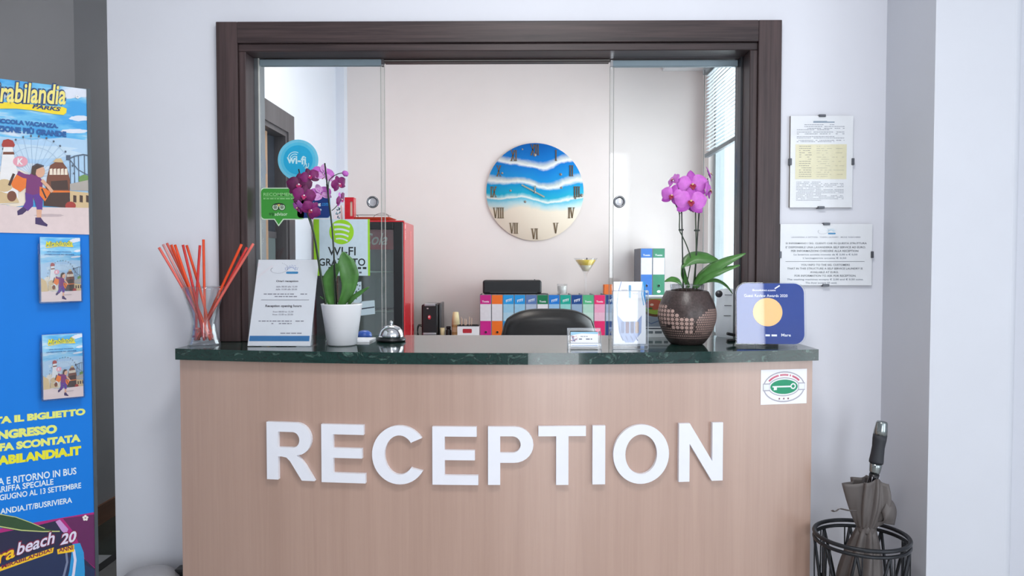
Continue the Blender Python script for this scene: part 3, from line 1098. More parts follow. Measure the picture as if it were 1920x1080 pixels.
b.text(pf, '20', pf.uv(113, 1022), pf.uv(142, 1015), pf.uv(115, 1001), PALEL, L_ + 0.0002, 0.03, 0.1, 3)
b.text(pf, 'ANNI', pf.uv(110, 1035.5), pf.uv(137, 1030), pf.uv(110, 1027.5), DRED, L_ + 0.0002, 0.03, 0.0, 2)
b.text(pf, 'VIENI A MIRABILANDIA!', pf.uv(-50, 1084), pf.uv(97, 1034), pf.uv(-50, 1077), DRED, L_ + 0.0002, 0.03, 0.0, 2)
b.build('bottom_picture', st)
b = MB()
u_, v_ = pf.uv(145, 182)
b.flat([ell(u_, v_, 0.0055, 0.0055, 18), ell(u_, v_, 0.003, 0.003, 18)[::-1]], M_STEEL, pf, 0.0035)
b.build('eyelet', st)

# leaflet pockets on the panel, each with its stack of leaflets
def leaflet(px, label, cat):
    (xa, yt, xb, yb) = px
    lf = Fr(pf.O + pf.N * 0.030, pf.U, (0, 0, 1))
    u0, v1 = lf.uv(xa, yt); u1, _ = lf.uv(xb, yt - 4); v0 = lf.uv((xa + xb) / 2, yb)[1]
    v1 = lf.uv((xa + xb) / 2, yt - 1)[1]
    w, h = u1 - u0, v1 - v0
    b = MB()
    b.box((0, 0, 0), (1, 1, 1), M_PAPER, Matrix.Translation(lf.p(u0, v0 + 0.003, -0.018)) @ Matrix((tuple(lf.U * w) + (0,), tuple(lf.N * 0.018) + (0,), (0, 0, h - 0.003, 0), (0, 0, 0, 1))).transposed())
    b.rect(lf, u0, v0 + 0.003, u1, v1, M_SKYPRINT2, 0.0002)
    # same picture, narrower crop
    ux0, ux1 = pf.uv(-50, 300)[0], 0.0
    vv1, vv0 = TOPV, v430

    def mp_(x, y):
        u, v = pf.uv(x, y)
        s = (u - ux0) / (ux1 - ux0)
        t = (v - vv0) / (vv1 - vv0)
        return (max(u0, min(u1, u0 + s * w)), v0 + 0.003 + max(0, min(1, t)) * (h - 0.003))
    draw_park(b, lf, mp_, 0.0003, False)
    l2 = 0.0026
    b.flat([[(u0 + w * 0.14, v0 + h * .835), (u0 + w * .5, v0 + h * .86), (u0 + w * .82, v0 + h * .855), (u0 + w * .82, v0 + h * .875), (u0 + w * .14, v0 + h * .85)]], YEL, lf, l2)
    for bo, m_, l3 in ((0.06, NAVY, l2 + 0.0001), (0.02, LIME, l2 + 0.0002)):
        b.text(lf, 'Mirabilandia', (u0 + w * .13, v0 + h * .855), (u0 + w * .80, v0 + h * .875), (u0 + w * .14, v0 + h * .935), m_, l3, bo, 0.15, 2)
    b.textbox(lf, 'UNA PICCOLA VACANZA,', u0 + w * .16, v0 + h * .765, u0 + w * .78, v0 + h * .785, LET_BLUE, lift=l2, bold=0.03, res=2)
    b.textbox(lf, "UN'EMOZIONE PIÙ GRANDE", u0 + w * .10, v0 + h * .728, u0 + w * .84, v0 + h * .75, LET_BLUE, lift=l2, bold=0.03, res=2)
    o = tag(b.build('park_leaflets'), label, cat, 'amusement park leaflets in the wall pockets')
    # clear pocket
    b = MB()
    def slab(ua, ub, va, vb, la, lb, m):
        v = [lf.p(u, z, l) for z in (va, vb) for l in (la, lb) for u in (ua, ub)]
        b.add(v, [(0, 1, 3, 2), (4, 6, 7, 5), (0, 4, 5, 1), (2, 3, 7, 6), (0, 2, 6, 4), (1, 5, 7, 3)], m)
    slab(u0 - 0.004, u1 + 0.004, v0, v0 + h * .74, 0.004, 0.006, M_ACRYL)
    slab(u0 - 0.004, u0 - 0.002, v0, v0 + h * .74, -0.0295, 0.004, M_ACRYL)
    slab(u1 + 0.002, u1 + 0.004, v0, v0 + h * .74, -0.0295, 0.004, M_ACRYL)
    slab(u0 - 0.004, u1 + 0.004, v0 - 0.002, v0, -0.0295, 0.006, M_ACRYL)
    slab(u0 - 0.004, u1 + 0.004, v0, v0 + h * .9, -0.0295, -0.0275, M_ACRYL)
    b.build('leaflet_pocket', st)


M_SKYPRINT2, nt, bb = base_nodes('printed_sky_small')
mp = coord(nt, (7, 7, 22))
nz = noise(nt, mp, 1.6, 3, 0.6)
rr = ramp(nt, nz.outputs['Fac'], [(0.40, L3((70, 176, 232))), (0.55, L3((150, 210, 240))), (0.66, L3((226, 234, 244)))])
nt.links.new(rr.outputs[0], bb.inputs['Base Color'])
bb.inputs['Roughness'].default_value = 0.35
leaflet((75, 446, 150, 567), 'amusement park leaflets in the upper clear pocket of the blue panel', 'leaflets')
leaflet((79, 628, 154, 748), 'amusement park leaflets in the lower clear pocket, above the yellow lettering', 'leaflets')

# ================================================================== framed notices on the wall
M_CLIPG = mat('clip_steel', (90, 92, 98), 0.35, 0.7)
TXT = ink((84, 88, 100)); TXTL = ink((150, 152, 166)); HLOGO = ink((36, 140, 196)); TXTB = ink((110, 118, 136))
SUNC = ink((176, 178, 190))


def logo_burst(b, fr, cx, cy, w, m1, m2, lift):
    """The hotel's mark: a swirl of short dashes beside a burst over a blue pill."""
    rnd = random.Random(4)
    for k in range(26):
        an = R(150 + k * 11)
        r0 = w * (0.10 + 0.006 * k)
        p = (cx - w * .22 + r0 * 1.5 * math.cos(an), cy + r0 * .8 * math.sin(an))
        d = (math.cos(an + 0.9) * w * .04, math.sin(an + 0.9) * w * .03)
        b.flat([stroke([p, (p[0] + d[0], p[1] + d[1])], w * .010)], m1, fr, lift)
    for k in range(22):
        an = R(10 + k * 7.5)
        for q_ in (0.09, 0.15):
            r0 = w * q_ * rnd.uniform(0.8, 1.2)
            p = (cx + w * .24 + r0 * 1.3 * math.cos(an), cy - w * .05 + r0 * math.sin(an))
            b.flat([stroke([p, (p[0] + w * .02 * math.cos(an), p[1] + w * .02 * math.sin(an))], w * .012)], m2, fr, lift)
    b.flat([rrect(cx + w * .08, cy - w * .16, cx + w * .46, cy - w * .085, w * .036)], HLOGO, fr, lift + 0.0001)


def word_rows(b, fr, u0, u1, v, h, m, seed, lift=0.0009, dense=0.86):
    """A row too small to read: word-length dashes."""
    rnd = random.Random(seed)
    u = u0
    while u < u1 - h:
        w = min(u1 - u, h * rnd.uniform(1.5, 5))
        if rnd.random() < dense:
            b.rect(fr, u, v, u + w, v + h, m, lift)
        u += w + h * 0.8


def clip_frame(px, label, build):
    x0, y0, x1, y1 = px
    fr0 = Fr((0, YW - 0.012, 0), (1, 0, 0), (0, 0, 1))
    u0, v1 = fr0.uv(x0, y0); u1, v0 = fr0.uv(x1, y1)
    t = thing('notice_frame', label, 'framed notice', ((u0 + u1) / 2, YW, v0), 'clip-framed notices on the white wall')
    b = MB(); b.box((u0, YW - 0.010, v0), (u1, YW - 0.0005, v1), mat('backing_board', (120, 110, 100), 0.7)); b.build('backing', t)
    fr = Fr((u0, YW - 0.0102, v0), (1, 0, 0), (0, 0, 1))
    b = MB()
    w, h = u1 - u0, v1 - v0
    b.rect(fr, 0, 0, w, h, M_PAPER, 0.0002)
    build(b, fr, w, h)
    b.build('printed_sheet', t)
    b = MB(); b.box((u0, YW - 0.0137, v0), (u1, YW - 0.0117, v1), glass('picture_glass', (0.985, 0.99, 0.99), 0.012, 0.03, 0.3)); b.build('glass', t)
    for (cx, cz, dx, dz) in ((u0 + w / 2, v1, 0.011, 0.004), (u0 + w / 2, v0, 0.011, 0.004), (u0, v0 + h / 2, 0.004, 0.011), (u1, v0 + h / 2, 0.004, 0.011)):
        b = MB(); b.rbox((cx - dx, YW - 0.0155, cz - dz), (cx + dx, YW - 0.0003, cz + dz), 0.001, M_CLIPG, seg=1); b.build('clip', t)
    return t


def price_sheet(b, fr, w, h):
    b.rect(fr, w * .08, h * .31, w * .90, h * .69, ink((240, 232, 196)), 0.0006)
    b.rect(fr, w * .36, h * .925, w * .70, h * .936, ink((130, 150, 170)), 0.0008)
    b.rect(fr, w * .36, h * .938, w * .58, h * .944, ink((160, 176, 190)), 0.0008)
    for k, v in enumerate((.90, .88, .86, .845, .82, .80, .77, .755, .73, .715)):
        word_rows(b, fr, w * (.10 if k > 2 else .22), w * (.86 if k % 3 else .7), h * v, h * .006, TXTL, k)
    for k in range(15):
        v = .665 - k * .0235
        word_rows(b, fr, w * .14, w * .34, h * v, h * .007, ink((168, 160, 140)), 30 + k)
        word_rows(b, fr, w * .42, w * (.86 if k % 2 else .62), h * v, h * .004, ink((176, 168, 146)), 60 + k, dense=0.6)
    for k in range(13):
        word_rows(b, fr, w * .10, w * (.86 if k % 4 else .5), h * (.275 - k * .0165), h * .005, TXTL, 90 + k)


def laundry_sheet(b, fr, w, h):
    logo_burst(b, fr, w * .50, h * .885, w * .22, TXTL, ink((110, 190, 220)), 0.0008)
    rows = [(.12, .87, .775, .80, 'LAVANDERIA A GETTONI - TOKEN LAUNDRY - MÜNZ WÄSCHEREI', TXTL),
            (.06, .94, .667, .70, 'SI INFORMANO I SIG. CLIENTI CHE IN QUESTA STRUTTURA', TXT),
            (.06, .93, .605, .638, "E' DISPONIBILE UNA LAVANDERIA SELF SERVICE AD EURO.", TXT),
            (.12, .85, .545, .578, 'PER INFORMAZIONI CHIEDERE ALLA RECEPTION', TXT),
            (.15, .84, .485, .518, 'La lavatrice accetta monete da € 2,00 e € 0,50', TXTB),
            (.25, .72, .425, .458, "L'asciugatrice accetta € 0,50", TXTB),
            (.23, .76, .318, .35, 'YOU INFO TO THE SIG. CUSTOMERS', TXT),
            (.08, .90, .258, .29, 'THAT IN THIS STRUCTURE A SELF SERVICE LAUNDRY IS', TXT),
            (.33, .64, .198, .23, 'AVAILABLE AT EURO.', TXT),
            (.16, .83, .14, .172, 'FOR INFORMATION TO ASK FOR RECEPTION.', TXT),
            (.08, .91, .075, .112, 'The washing machines accepts € 2.00 and € 0.50 coins.', TXTB),
            (.28, .62, .02, .055, 'The dryer accepts 50 cents', TXTB)]
    for (a, c, v0, v1, s_, m) in rows:
        b.textbox(fr, s_, w * a, h * v0, w * c, h * v1, m, lift=0.0008, bold=0.012, res=2)
    b.rect(fr, w * .06, h * .385, w * .92, h * .391, TXT, 0.0008)


clip_frame((1483, 217, 1598, 389), 'upright white price notice with a yellow middle panel, upper of the two wall notices', price_sheet)
clip_frame((1463.5, 420, 1634.5, 535), 'wide white laundry notice in two languages, lower of the two wall notices', laundry_sheet)

# ================================================================== stickers and poster on the left glass
GY = 2.564 - 0.0043
gf = Fr((0, GY, 0), (1, 0, 0), (0, 0, 1))


def gx(x, y):
    return gf.uv(x, y)


# round wifi sticker
c0 = gx(559, 300); r0 = gx(597, 300)[0] - c0[0]
SKYB = ink((110, 196, 224)); CY = ink((20, 168, 214)); PAL = ink((196, 232, 240)); CY2 = ink((80, 190, 224))
b = MB()
b.prism([ell(c0[0], c0[1], r0, r0, 48)], SKYB, gf, 0.0001, 0.0006)
b.flat([ell(c0[0], c0[1], r0 * .86, r0 * .86, 48)], CY2, gf, 0.0008)
b.flat([ell(c0[0], c0[1], r0 * .72, r0 * .72, 48)], CY, gf, 0.001)
b.text(gf, 'wi-fi', gx(538, 306), gx(574, 309), gx(538, 290), PAL, 0.0012, 0.03)
for rr_ in (5, 9, 13):
    b.flat([stroke([gx(553 + rr_ * math.cos(R(a)), 298 - rr_ * math.sin(R(a))) for a in range(60, 175, 10)], 0.0026)], PAL, gf, 0.0012)
for rr_ in (5, 9, 13):
    b.flat([stroke([gx(566 + rr_ * math.cos(R(a)), 308 - rr_ * math.sin(R(a))) for a in range(-50, 20, 10)], 0.0022)], PAL, gf, 0.0012)
word_rows(b, gf, gx(550, 0)[0], gx(574, 0)[0], gx(0, 317)[1], 0.006, PAL, 2, 0.0012)
tag(b.build('wifi_sticker'), 'round light blue wi-fi sticker high on the left glass pane', 'sticker')

# green speech-bubble sticker
GRN = ink((62, 158, 58)); EDGE = ink((206, 232, 204)); DGRN = ink((24, 70, 34)); OWL = ink((30, 34, 30)); OWLY = ink((226, 206, 110)); PGR = ink((150, 214, 140))
def bubble(inset):
    i = inset
    a = gx(488 + i, 352 + i); c = gx(572 - i, 412 - i)
    r_ = 0.013 - i * 0.0008
    base = rrect(a[0], c[1], c[0], a[1], r_, 6)
    tip = [gx(514 + i * .7, 412 - i), gx(522.5, 424.5 - i * 1.8), gx(532 - i * .7, 412 - i)]
    k = 7
    return base[:k] + tip + base[k:]


b = MB()
b.prism([bubble(0)], EDGE, gf, 0.0001, 0.0006)
b.flat([bubble(1.8)], GRN, gf, 0.0008)
b.textpx(gf, 'RECOMMENDED', 494, 361.5, 568, 367.5, PGR, lift=0.001, bold=0.02)
word_rows(b, gf, gx(494, 373)[0], gx(566, 373)[0], gx(494, 373.5)[1], 0.0034, PGR, 3, 0.001)
b.rect(gf, *gx(493, 370), *gx(567, 369.4), PGR, 0.001)
for ox in (516.5, 529):
    p = gx(ox, 388.5)
    b.flat([ell(p[0], p[1], .0118, .0118, 24)], OWL, gf, 0.0010)
    b.flat([ell(p[0], p[1], .0098, .0098, 24)], EDGE, gf, 0.0012)
    b.flat([ell(p[0], p[1], .0062, .0062, 20), ell(p[0], p[1], .0042, .0042, 20)[::-1]], OWL, gf, 0.0014)
    b.flat([ell(p[0], p[1], .0026, .0026, 12)], OWL, gf, 0.0014)
b.flat([[gx(511, 385), gx(516, 381.5), gx(523, 380.5), gx(530, 381.5), gx(535, 385), gx(527, 384), gx(523, 388), gx(519, 384)]], OWL, gf, 0.0015)
b.flat([[gx(520, 383), gx(526, 383), gx(523, 388)]], OWLY, gf, 0.0016)
b.flat([[gx(521.3, 389), gx(524.3, 389), gx(522.8, 394)]], OWL, gf, 0.0016)
b.textpx(gf, 'trip', 504.5, 398, 514.5, 405.5, DGRN, lift=0.001, bold=0.02)
b.textpx(gf, 'advisor', 515, 398, 539, 404.5, EDGE, lift=0.001, bold=0.01)
tag(b.build('review_sticker'), 'green speech-bubble sticker with an owl face at the left edge of the glass', 'sticker')

# dark blue booking sticker
b = MB()
a = gx(556, 362); c = gx(620, 409.5)
b.prism([rrect(a[0], c[1], c[0], a[1], 0.011)], ink((176, 206, 226)), gf, 0.0001, 0.0006)
a = gx(557.3, 363.3); c = gx(618.7, 408.3)
b.flat([rrect(a[0], c[1], c[0], a[1], 0.010)], ink((4, 48, 120)), gf, 0.0008)
b.textpx(gf, 'Booking', 573, 379.5, 601.5, 387, ink((240, 244, 248)), lift=0.001, bold=0.03)
b.textpx(gf, '.com', 602.5, 380.5, 615.5, 386, ink((40, 140, 210)), lift=0.001, bold=0.01)
b.textpx(gf, 'Welcome', 570, 390, 603, 395, ink((220, 230, 240)), lift=0.001, bold=0.015)
tag(b.build('hotel_sticker'), 'dark blue rounded sticker half hidden behind the purple orchid flowers', 'sticker')

# free wi-fi poster
b = MB()
a = gx(588, 411); c = gx(694, 517)
b.prism([[(a[0], c[1]), (c[0], c[1]), (c[0], a[1]), (a[0], a[1])]], ink((198, 216, 226)), gf, 0.0001, 0.0007)
LM = ink((150, 208, 30))
b.rect(gf, a[0], c[1], gx(595, 0)[0], a[1], LM, 0.0009)
b.rect(gf, gx(687, 0)[0], c[1], c[0], a[1], LM, 0.0009)
p = gx(640.5, 435); r0 = gx(663.5, 435)[0] - p[0]
b.flat([ell(p[0], p[1], r0, r0, 44)], LM, gf, 0.0009)
for k, (yy0, hw, th) in enumerate(((421, 15, 4.0), (430, 14, 3.6), (439, 12.5, 3.2), (447.5, 11, 2.8))):
    pts = [gx(641 + 1.2 * k + hw * (i / 8 - 1) * 1.0 + hw, yy0 + 3.2 * (i / 8 - 0.75) ** 2 * (1.0) * 1.4) for i in range(-8, 9)]
    pts = [gx(641 + hw * t, yy0 + 2.4 * (t + 0.25) ** 2 + 0.8 * t) for t in [i / 8 for i in range(-8, 9)]]
    b.flat([stroke(pts, th / 546)], ink((206, 222, 226)), gf, 0.0011)
BK = ink((26, 34, 36))
b.textpx(gf, 'WI-FI', 615, 463, 667, 479, BK, lift=0.0011, bold=0.012)
b.textpx(gf, 'GRATUITO', 598, 484.5, 685, 498.5, BK, lift=0.0011, bold=0.016)
word_rows(b, gf, gx(612, 0)[0], gx(684, 0)[0], gx(0, 504.5)[1], 0.007, BK, 5, 0.0011)
word_rows(b, gf, gx(640, 0)[0], gx(676, 0)[0], gx(0, 512.5)[1], 0.006, TXT, 6, 0.0011)
tag(b.build('free_wifi_poster'), 'square white poster with lime side bands reading WI-FI GRATUITO behind the orchid', 'poster')

# ================================================================== things on the counter
TOPZ = CZ + 0.0004

# --- glass vase with coloured sticks
vb = onz(384, 646, CZ); vb = Vector((vb.x, 2.372, TOPZ))
vase = tag(MB().lathe([(0.0, 0.012), (0.034, 0.012), (0.036, 0.02), (0.034, 0.045), (0.0325, 0.07), (0.038, 0.10), (0.050, 0.14), (0.0605, 0.178),
                       (0.062, 0.186), (0.0635, 0.186), (0.0635, 0.178), (0.053, 0.14), (0.0415, 0.10), (0.0365, 0.07), (0.039, 0.045), (0.044, 0.02), (0.050, 0.006), (0.050, 0.0), (0.0, 0.0)],
                      M_VASE, vb, 48).build('glass_vase', origin=vb), 'clear waisted glass vase holding coloured sticks on the left end of the counter', 'vase')
SO = mat('orange_stick', (232, 74, 24), 0.45, 0, 0.08); SR = mat('red_stick', (206, 44, 40), 0.45, 0, 0.08)
SPK = mat('coral_stick', (226, 104, 92), 0.45, 0, 0.08); SPALE = mat('pink_stick', (212, 150, 148), 0.45, 0, 0.08)
sticks = [  # top px, bottom offset in the vase (dx, dy), depth at top, material, words
    ((298, 464), (0.023, -0.008), -0.05, SPK, 'coral stick leaning furthest left in the glass vase'),
    ((306, 458), (0.027, 0.004), -0.02, SPALE, 'pale pink stick second from the left in the glass vase'),
    ((313, 456), (0.010, 0.020), 0.02, SPK, 'coral stick third from the left in the glass vase'),
    ((321, 459), (0.018, 0.014), 0.0, SO, 'orange stick fourth from the left in the glass vase'),
    ((328, 459), (0.025, -0.012), -0.03, SO, 'orange stick ending the left fan of the glass vase'),
    ((343, 459), (0.008, -0.018), -0.04, SR, 'red stick left of the middle of the glass vase'),
    ((350, 460), (0.024, 0.006), 0.03, SO, 'orange stick just left of the upright pair in the vase'),
    ((375, 460), (-0.022, -0.010), -0.03, SR, 'red stick standing almost upright in the vase'),
    ((381.5, 449), (-0.002, 0.016), 0.02, SO, 'tallest orange stick standing upright in the vase'),
    ((453, 458), (-0.020, 0.0), -0.02, SO, 'orange stick, first of the three leaning right in the vase'),
    ((463, 464), (-0.026, 0.010), 0.03, SR, 'red stick, middle of the three leaning right in the vase'),
    ((475, 457), (-0.027, -0.008), -0.03, SPK, 'coral stick leaning furthest right in the glass vase'),
]
ND = [0.0]
for k, (tp, bo, dy, m, lab) in enumerate(sticks):
    p1 = at(tp[0], tp[1], vb.y + dy)
    p0 = Vector((vb.x + bo[0], vb.y + bo[1], TOPZ + 0.015))
    rnd = random.Random(k)
    bend = Vector((rnd.uniform(-.004, .004), rnd.uniform(-.004, .004), 0))
    pts = [p0, p0.lerp(p1, 0.33) + bend, p0.lerp(p1, 0.66) + bend, p1]
    b = MB().tube(smooth_path(pts, 4), 0.0042, m, 7)
    tag(b.build('decorative_stick', origin=p0), lab, 'stick', 'coloured sticks in the glass vase')
# pale shells / chips at the bottom of the vase
rnd = random.Random(3)
b = MB()
for k in range(26):
    a = rnd.uniform(0, 2 * PI); r_ = 0.026 * math.sqrt(rnd.random())
    c_ = vb + Vector((r_ * math.cos(a), r_ * math.sin(a), 0.018 + rnd.random() * 0.035))
    d_ = Vector((rnd.uniform(-1, 1), rnd.uniform(-1, 1), rnd.uniform(-.4, .6))).normalized()
    b.tube([c_ - d_ * 0.012, c_ + d_ * 0.012], 0.0035, rnd.choice([SO, SR, SPK]), 6)
o = b.build('stick_offcuts', origin=vb + Vector((0, 0, 0.014)))
tag(o, 'orange and red stick pieces heaped in the bottom of the vase', 'stick pieces')
o['kind'] = 'stuff'

# --- opening-hours sign leaning on the frame
S0 = onz(463.5, 649, TOPZ + 0.001)
yb = S0.y
A = Vector((S0.x, yb, TOPZ + 0.001))
Bx = at(582.5, 650, yb).x
yt_ = yb + 0.108
tl = at(487, 486.5, yt_)
V_ = Vector((0, yt_ - yb, tl.z - A.z))
sg = thing('opening_hours_sign', 'white leaning acrylic sign with reception opening hours and a blue stripe', 'sign', tuple(A))
hf = Fr(A, (1, 0, 0), V_)
W, H = Bx - A.x, V_.length
b = MB()
b.prism([[(0, 0), (W, 0), (W, H), (0, H)]], M_ACRYL, hf, -0.003, -0.0008)
b.build('acrylic_back', sg)
b = MB()
b.prism([[(0.001, 0.001), (W - 0.001, 0.001), (W - 0.001, H - 0.001), (0.001, H - 0.001)]], M_PAPER, hf, -0.0005, 0.0)
BL = ink((22, 120, 184))
b.rect(hf, 0.004, H * .055, W - 0.006, H * .115, BL, 0.0004)
logo_burst(b, hf, W * .44, H * .885, W * .52, ink((160, 160, 172)), ink((70, 110, 190)), 0.0004)
DT = ink((58, 50, 62)); LT = ink((140, 138, 150))
b.textbox(hf, 'Orari reception', W * .335, H * .724, W * .695, H * .754, DT, lift=0.0004, bold=0.03)
b.textbox(hf, 'dalle 08.00 alle 12.30', W * .345, H * .668, W * .69, H * .687, LT, lift=0.0004, bold=0.02, res=2)
b.textbox(hf, 'dalle 15.00 alle 20.00', W * .345, H * .636, W * .69, H * .655, LT, lift=0.0004, bold=0.02, res=2)
word_rows(b, hf, W * .16, W * .88, H * .585, H * .011, LT, 11, 0.0004)
word_rows(b, hf, W * .34, W * .70, H * .556, H * .011, LT, 12, 0.0004)
b.rect(hf, W * .13, H * .521, W * .90, H * .526, ink((96, 94, 110)), 0.0004)
b.textbox(hf, 'Reception opening hours', W * .21, H * .432, W * .79, H * .468, DT, lift=0.0004, bold=0.03)
b.textbox(hf, 'from 08.00 to 12.30', W * .34, H * .378, W * .67, H * .397, LT, lift=0.0004, bold=0.02, res=2)
b.textbox(hf, 'from 15.00 to 20.00', W * .34, H * .346, W * .67, H * .365, LT, lift=0.0004, bold=0.02, res=2)
word_rows(b, hf, W * .13, W * .85, H * .275, H * .011, LT, 13, 0.0004)
word_rows(b, hf, W * .34, W * .66, H * .247, H * .011, LT, 14, 0.0004)
word_rows(b, hf, W * .50, W * .92, H * .138, H * .011, LT, 15, 0.0004)
b.build('printed_sheet', sg)
b = MB()
b.prism([[(0, 0), (W, 0), (W, H), (0, H)]], M_ACRYL, hf, 0.0011, 0.0028)
b.build('acrylic_front', sg)
b = MB()
v = [A + Vector((x, y, z)) for z in (-0.001, 0.0015) for y in (0.004, 0.085) for x in (0, W)]
b.add(v, [(0, 1, 3, 2), (4, 6, 7, 5), (0, 4, 5, 1), (2, 3, 7, 6), (0, 2, 6, 4), (1, 5, 7, 3)], M_ACRYL)
b.build('acrylic_foot', sg)

# --- service bell
bp = onz(733.5, 640, CZ); bp = Vector((bp.x, bp.y + 0.0, TOPZ))
bell = thing('service_bell', 'chrome reception call bell on a black base in the middle of the counter', 'bell', tuple(bp))
b = MB(); b.lathe([(0.0, 0), (0.046, 0), (0.0485, 0.003), (0.0485, 0.008), (0.045, 0.012), (0.034, 0.014), (0.0, 0.014)], M_BLACK, bp, 40); b.build('base', bell)
b = MB(); b.lathe([(0.0405, 0.0145), (0.0415, 0.0165), (0.040, 0.026), (0.036, 0.037), (0.028, 0.047), (0.016, 0.0525), (0.007, 0.054), (0.0, 0.054)], M_CHROME, bp, 44); b.build('dome', bell)
b = MB(); b.lathe([(0.0035, 0.0535), (0.0035, 0.060), (0.0055, 0.061), (0.0055, 0.065), (0.003, 0.068), (0.0, 0.0685)], M_CHROME, bp, 16); b.build('striker_button', bell)

# --- business card holder
cp = onz(1096, 655, CZ); y0 = cp.y
A = Vector((at(1065, 655, y0).x, y0, TOPZ)); Bx = at(1128, 655, y0).x
W = Bx - A.x
ch = thing('card_holder', 'small clear holder with business cards at the middle right of the counter', 'card holder', tuple(A + Vector((W / 2, 0.02, 0))))
b = MB()
b.box((A.x, y0 + 0.034, TOPZ), (A.x + W, y0 + 0.036, TOPZ + 0.061), M_ACRYL)
b.box((A.x, y0, TOPZ), (A.x + W, y0 + 0.034, TOPZ + 0.003), M_ACRYL)
b.box((A.x, y0, TOPZ + 0.003), (A.x + W, y0 + 0.002, TOPZ + 0.018), M_ACRYL)
for xx in (A.x, A.x + W - 0.002):
    b.box((xx, y0 + 0.002, TOPZ + 0.003), (xx + 0.002, y0 + 0.034, TOPZ + 0.05), M_ACRYL)
b.build('clear_tray', ch)
M_GROUND = mat('acrylic_cut_edge', (160, 168, 178), 0.35)
b = MB()
for (za, zb, xa, xb, ya) in ((0.060, 0.0612, A.x, A.x + W, y0 + 0.0338), (0.017, 0.0186, A.x, A.x + W, y0 - 0.0003)):
    b.box((xa, ya, TOPZ + za), (xb, ya + 0.0025, TOPZ + zb), M_GROUND)
for xx in (A.x - 0.0003, A.x + W - 0.0011):
    b.box((xx, y0 + 0.0337, TOPZ), (xx + 0.0014, y0 + 0.0363, TOPZ + 0.061), M_GROUND)
    b.box((xx, y0 - 0.0003, TOPZ), (xx + 0.0014, y0 + 0.0023, TOPZ + 0.018), M_GROUND)
b.build('cut_edges', ch)
cf = Fr((A.x + 0.009, y0 + 0.010, TOPZ + 0.0045), (1, 0, 0), (0, 0.18, 1))
cw, chh = W - 0.018, 0.047
b = MB()
b.prism([[(0, 0), (cw, 0), (cw, chh), (0, chh)]], M_PAPER, cf, -0.012, 0)
b.flat([[(0, chh * .78), (cw * .4, chh * .9), (cw, chh * .86), (cw, chh), (0, chh)]], ink((156, 204, 230)), cf, 0.0003)
b.flat([[(cw * .02, chh * .10), (cw * .98, chh * .10), (cw * .98, chh * .16), (cw * .02, chh * .13)]], ink((60, 110, 180)), cf, 0.0003)
rnd = random.Random(8)
for k in range(34):
    u, v = cw * rnd.uniform(.03, .24), chh * rnd.uniform(.36, .72)
    an = rnd.uniform(0, PI)
    b.flat([stroke([(u, v), (u + 0.004 * math.cos(an), v + 0.004 * math.sin(an))], 0.0012)], ink(rnd.choice([(210, 80, 110), (80, 120, 190), (120, 120, 140)])), cf, 0.0004)
word_rows(b, cf, cw * .30, cw * .78, chh * .50, chh * .07, TXTB, 41, 0.0004)
word_rows(b, cf, cw * .36, cw * .62, chh * .68, chh * .045, TXTL, 42, 0.0004)
tag(b.build('business_cards'), 'stack of white hotel business cards standing in the small clear holder', 'business cards')

# --- leaflet holder with the hotel leaflet
lp = onz(1182, 655, CZ); y0 = lp.y
x0, x1 = at(1149, 650, y0).x, at(1215.5, 650, y0).x
W = x1 - x0
lh = thing('leaflet_holder', 'tall clear leaflet holder standing between the card holder and the brown pot', 'leaflet holder', ((x0 + x1) / 2, y0 + 0.02, TOPZ))
HH = at(1182, 527, y0 + 0.03).z - TOPZ
b = MB()
b.box((x0, y0, TOPZ), (x1, y0 + 0.002, TOPZ + HH * .86), M_ACRYL)
b.box((x0, y0 + 0.034, TOPZ), (x1, y0 + 0.036, TOPZ + HH * .95), M_ACRYL)
b.box((x0, y0 + 0.002, TOPZ + 0.012), (x1, y0 + 0.034, TOPZ + 0.014), M_ACRYL)
for xx in (x0, x1 - 0.002):
    b.box((xx, y0 + 0.002, TOPZ), (xx + 0.002, y0 + 0.034, TOPZ + HH * .86), M_ACRYL)
b.build('clear_box', lh)
b = MB()
for xx in (x0 - 0.0004, x1 - 0.0012):
    b.box((xx, y0 - 0.0004, TOPZ), (xx + 0.0016, y0 + 0.0024, TOPZ + HH * .86), M_GROUND)
b.box((x0, y0 - 0.0004, TOPZ + HH * .855), (x1, y0 + 0.0024, TOPZ + HH * .862), M_GROUND)
b.box((x0, y0 - 0.0004, TOPZ), (x1, y0 + 0.0024, TOPZ + 0.0012), M_GROUND)
b.box((x0, y0 - 0.0004, TOPZ + 0.011), (x1, y0 + 0.0024, TOPZ + 0.013), M_GROUND)
b.build('cut_edges', lh)
w, h = W - 0.010, HH - 0.016
lf = Fr((x0 + 0.005, y0 + 0.016, TOPZ + 0.0145), (1, 0, 0), (0, 0.05, 1))
b = MB()
b.prism([[(0, 0), (w, 0), (w, h), (0, h)]], M_PAPER, lf, -0.010, 0)
BB = ink((40, 140, 210)); PB = ink((160, 176, 216)); GB = ink((112, 128, 170)); PK = ink((120, 84, 104))
b.flat([stroke([(w * .24, h), (w * .14, h * .82), (w * .10, h * .62), (w * .12, h * .40), (w * .22, h * .12)], 0.0022)], PB, lf, 0.0003)
b.flat([stroke([(w * .92, h), (w * .88, h * .80), (w * .94, h * .62)], 0.0030)], ink((110, 180, 226)), lf, 0.0003)
b.flat([[(w * .93, h), (w, h), (w, h * .62), (w * .93, h * .78)]], BB, lf, 0.0003)
b.flat([rrect(w * .47, h * .735, w * .545, h * .945, 0.003)], ink((110, 170, 214)), lf, 0.0003)
word_rows(b, lf, w * .25, w * .43, h * .86, h * .008, TXTL, 51, 0.0003)
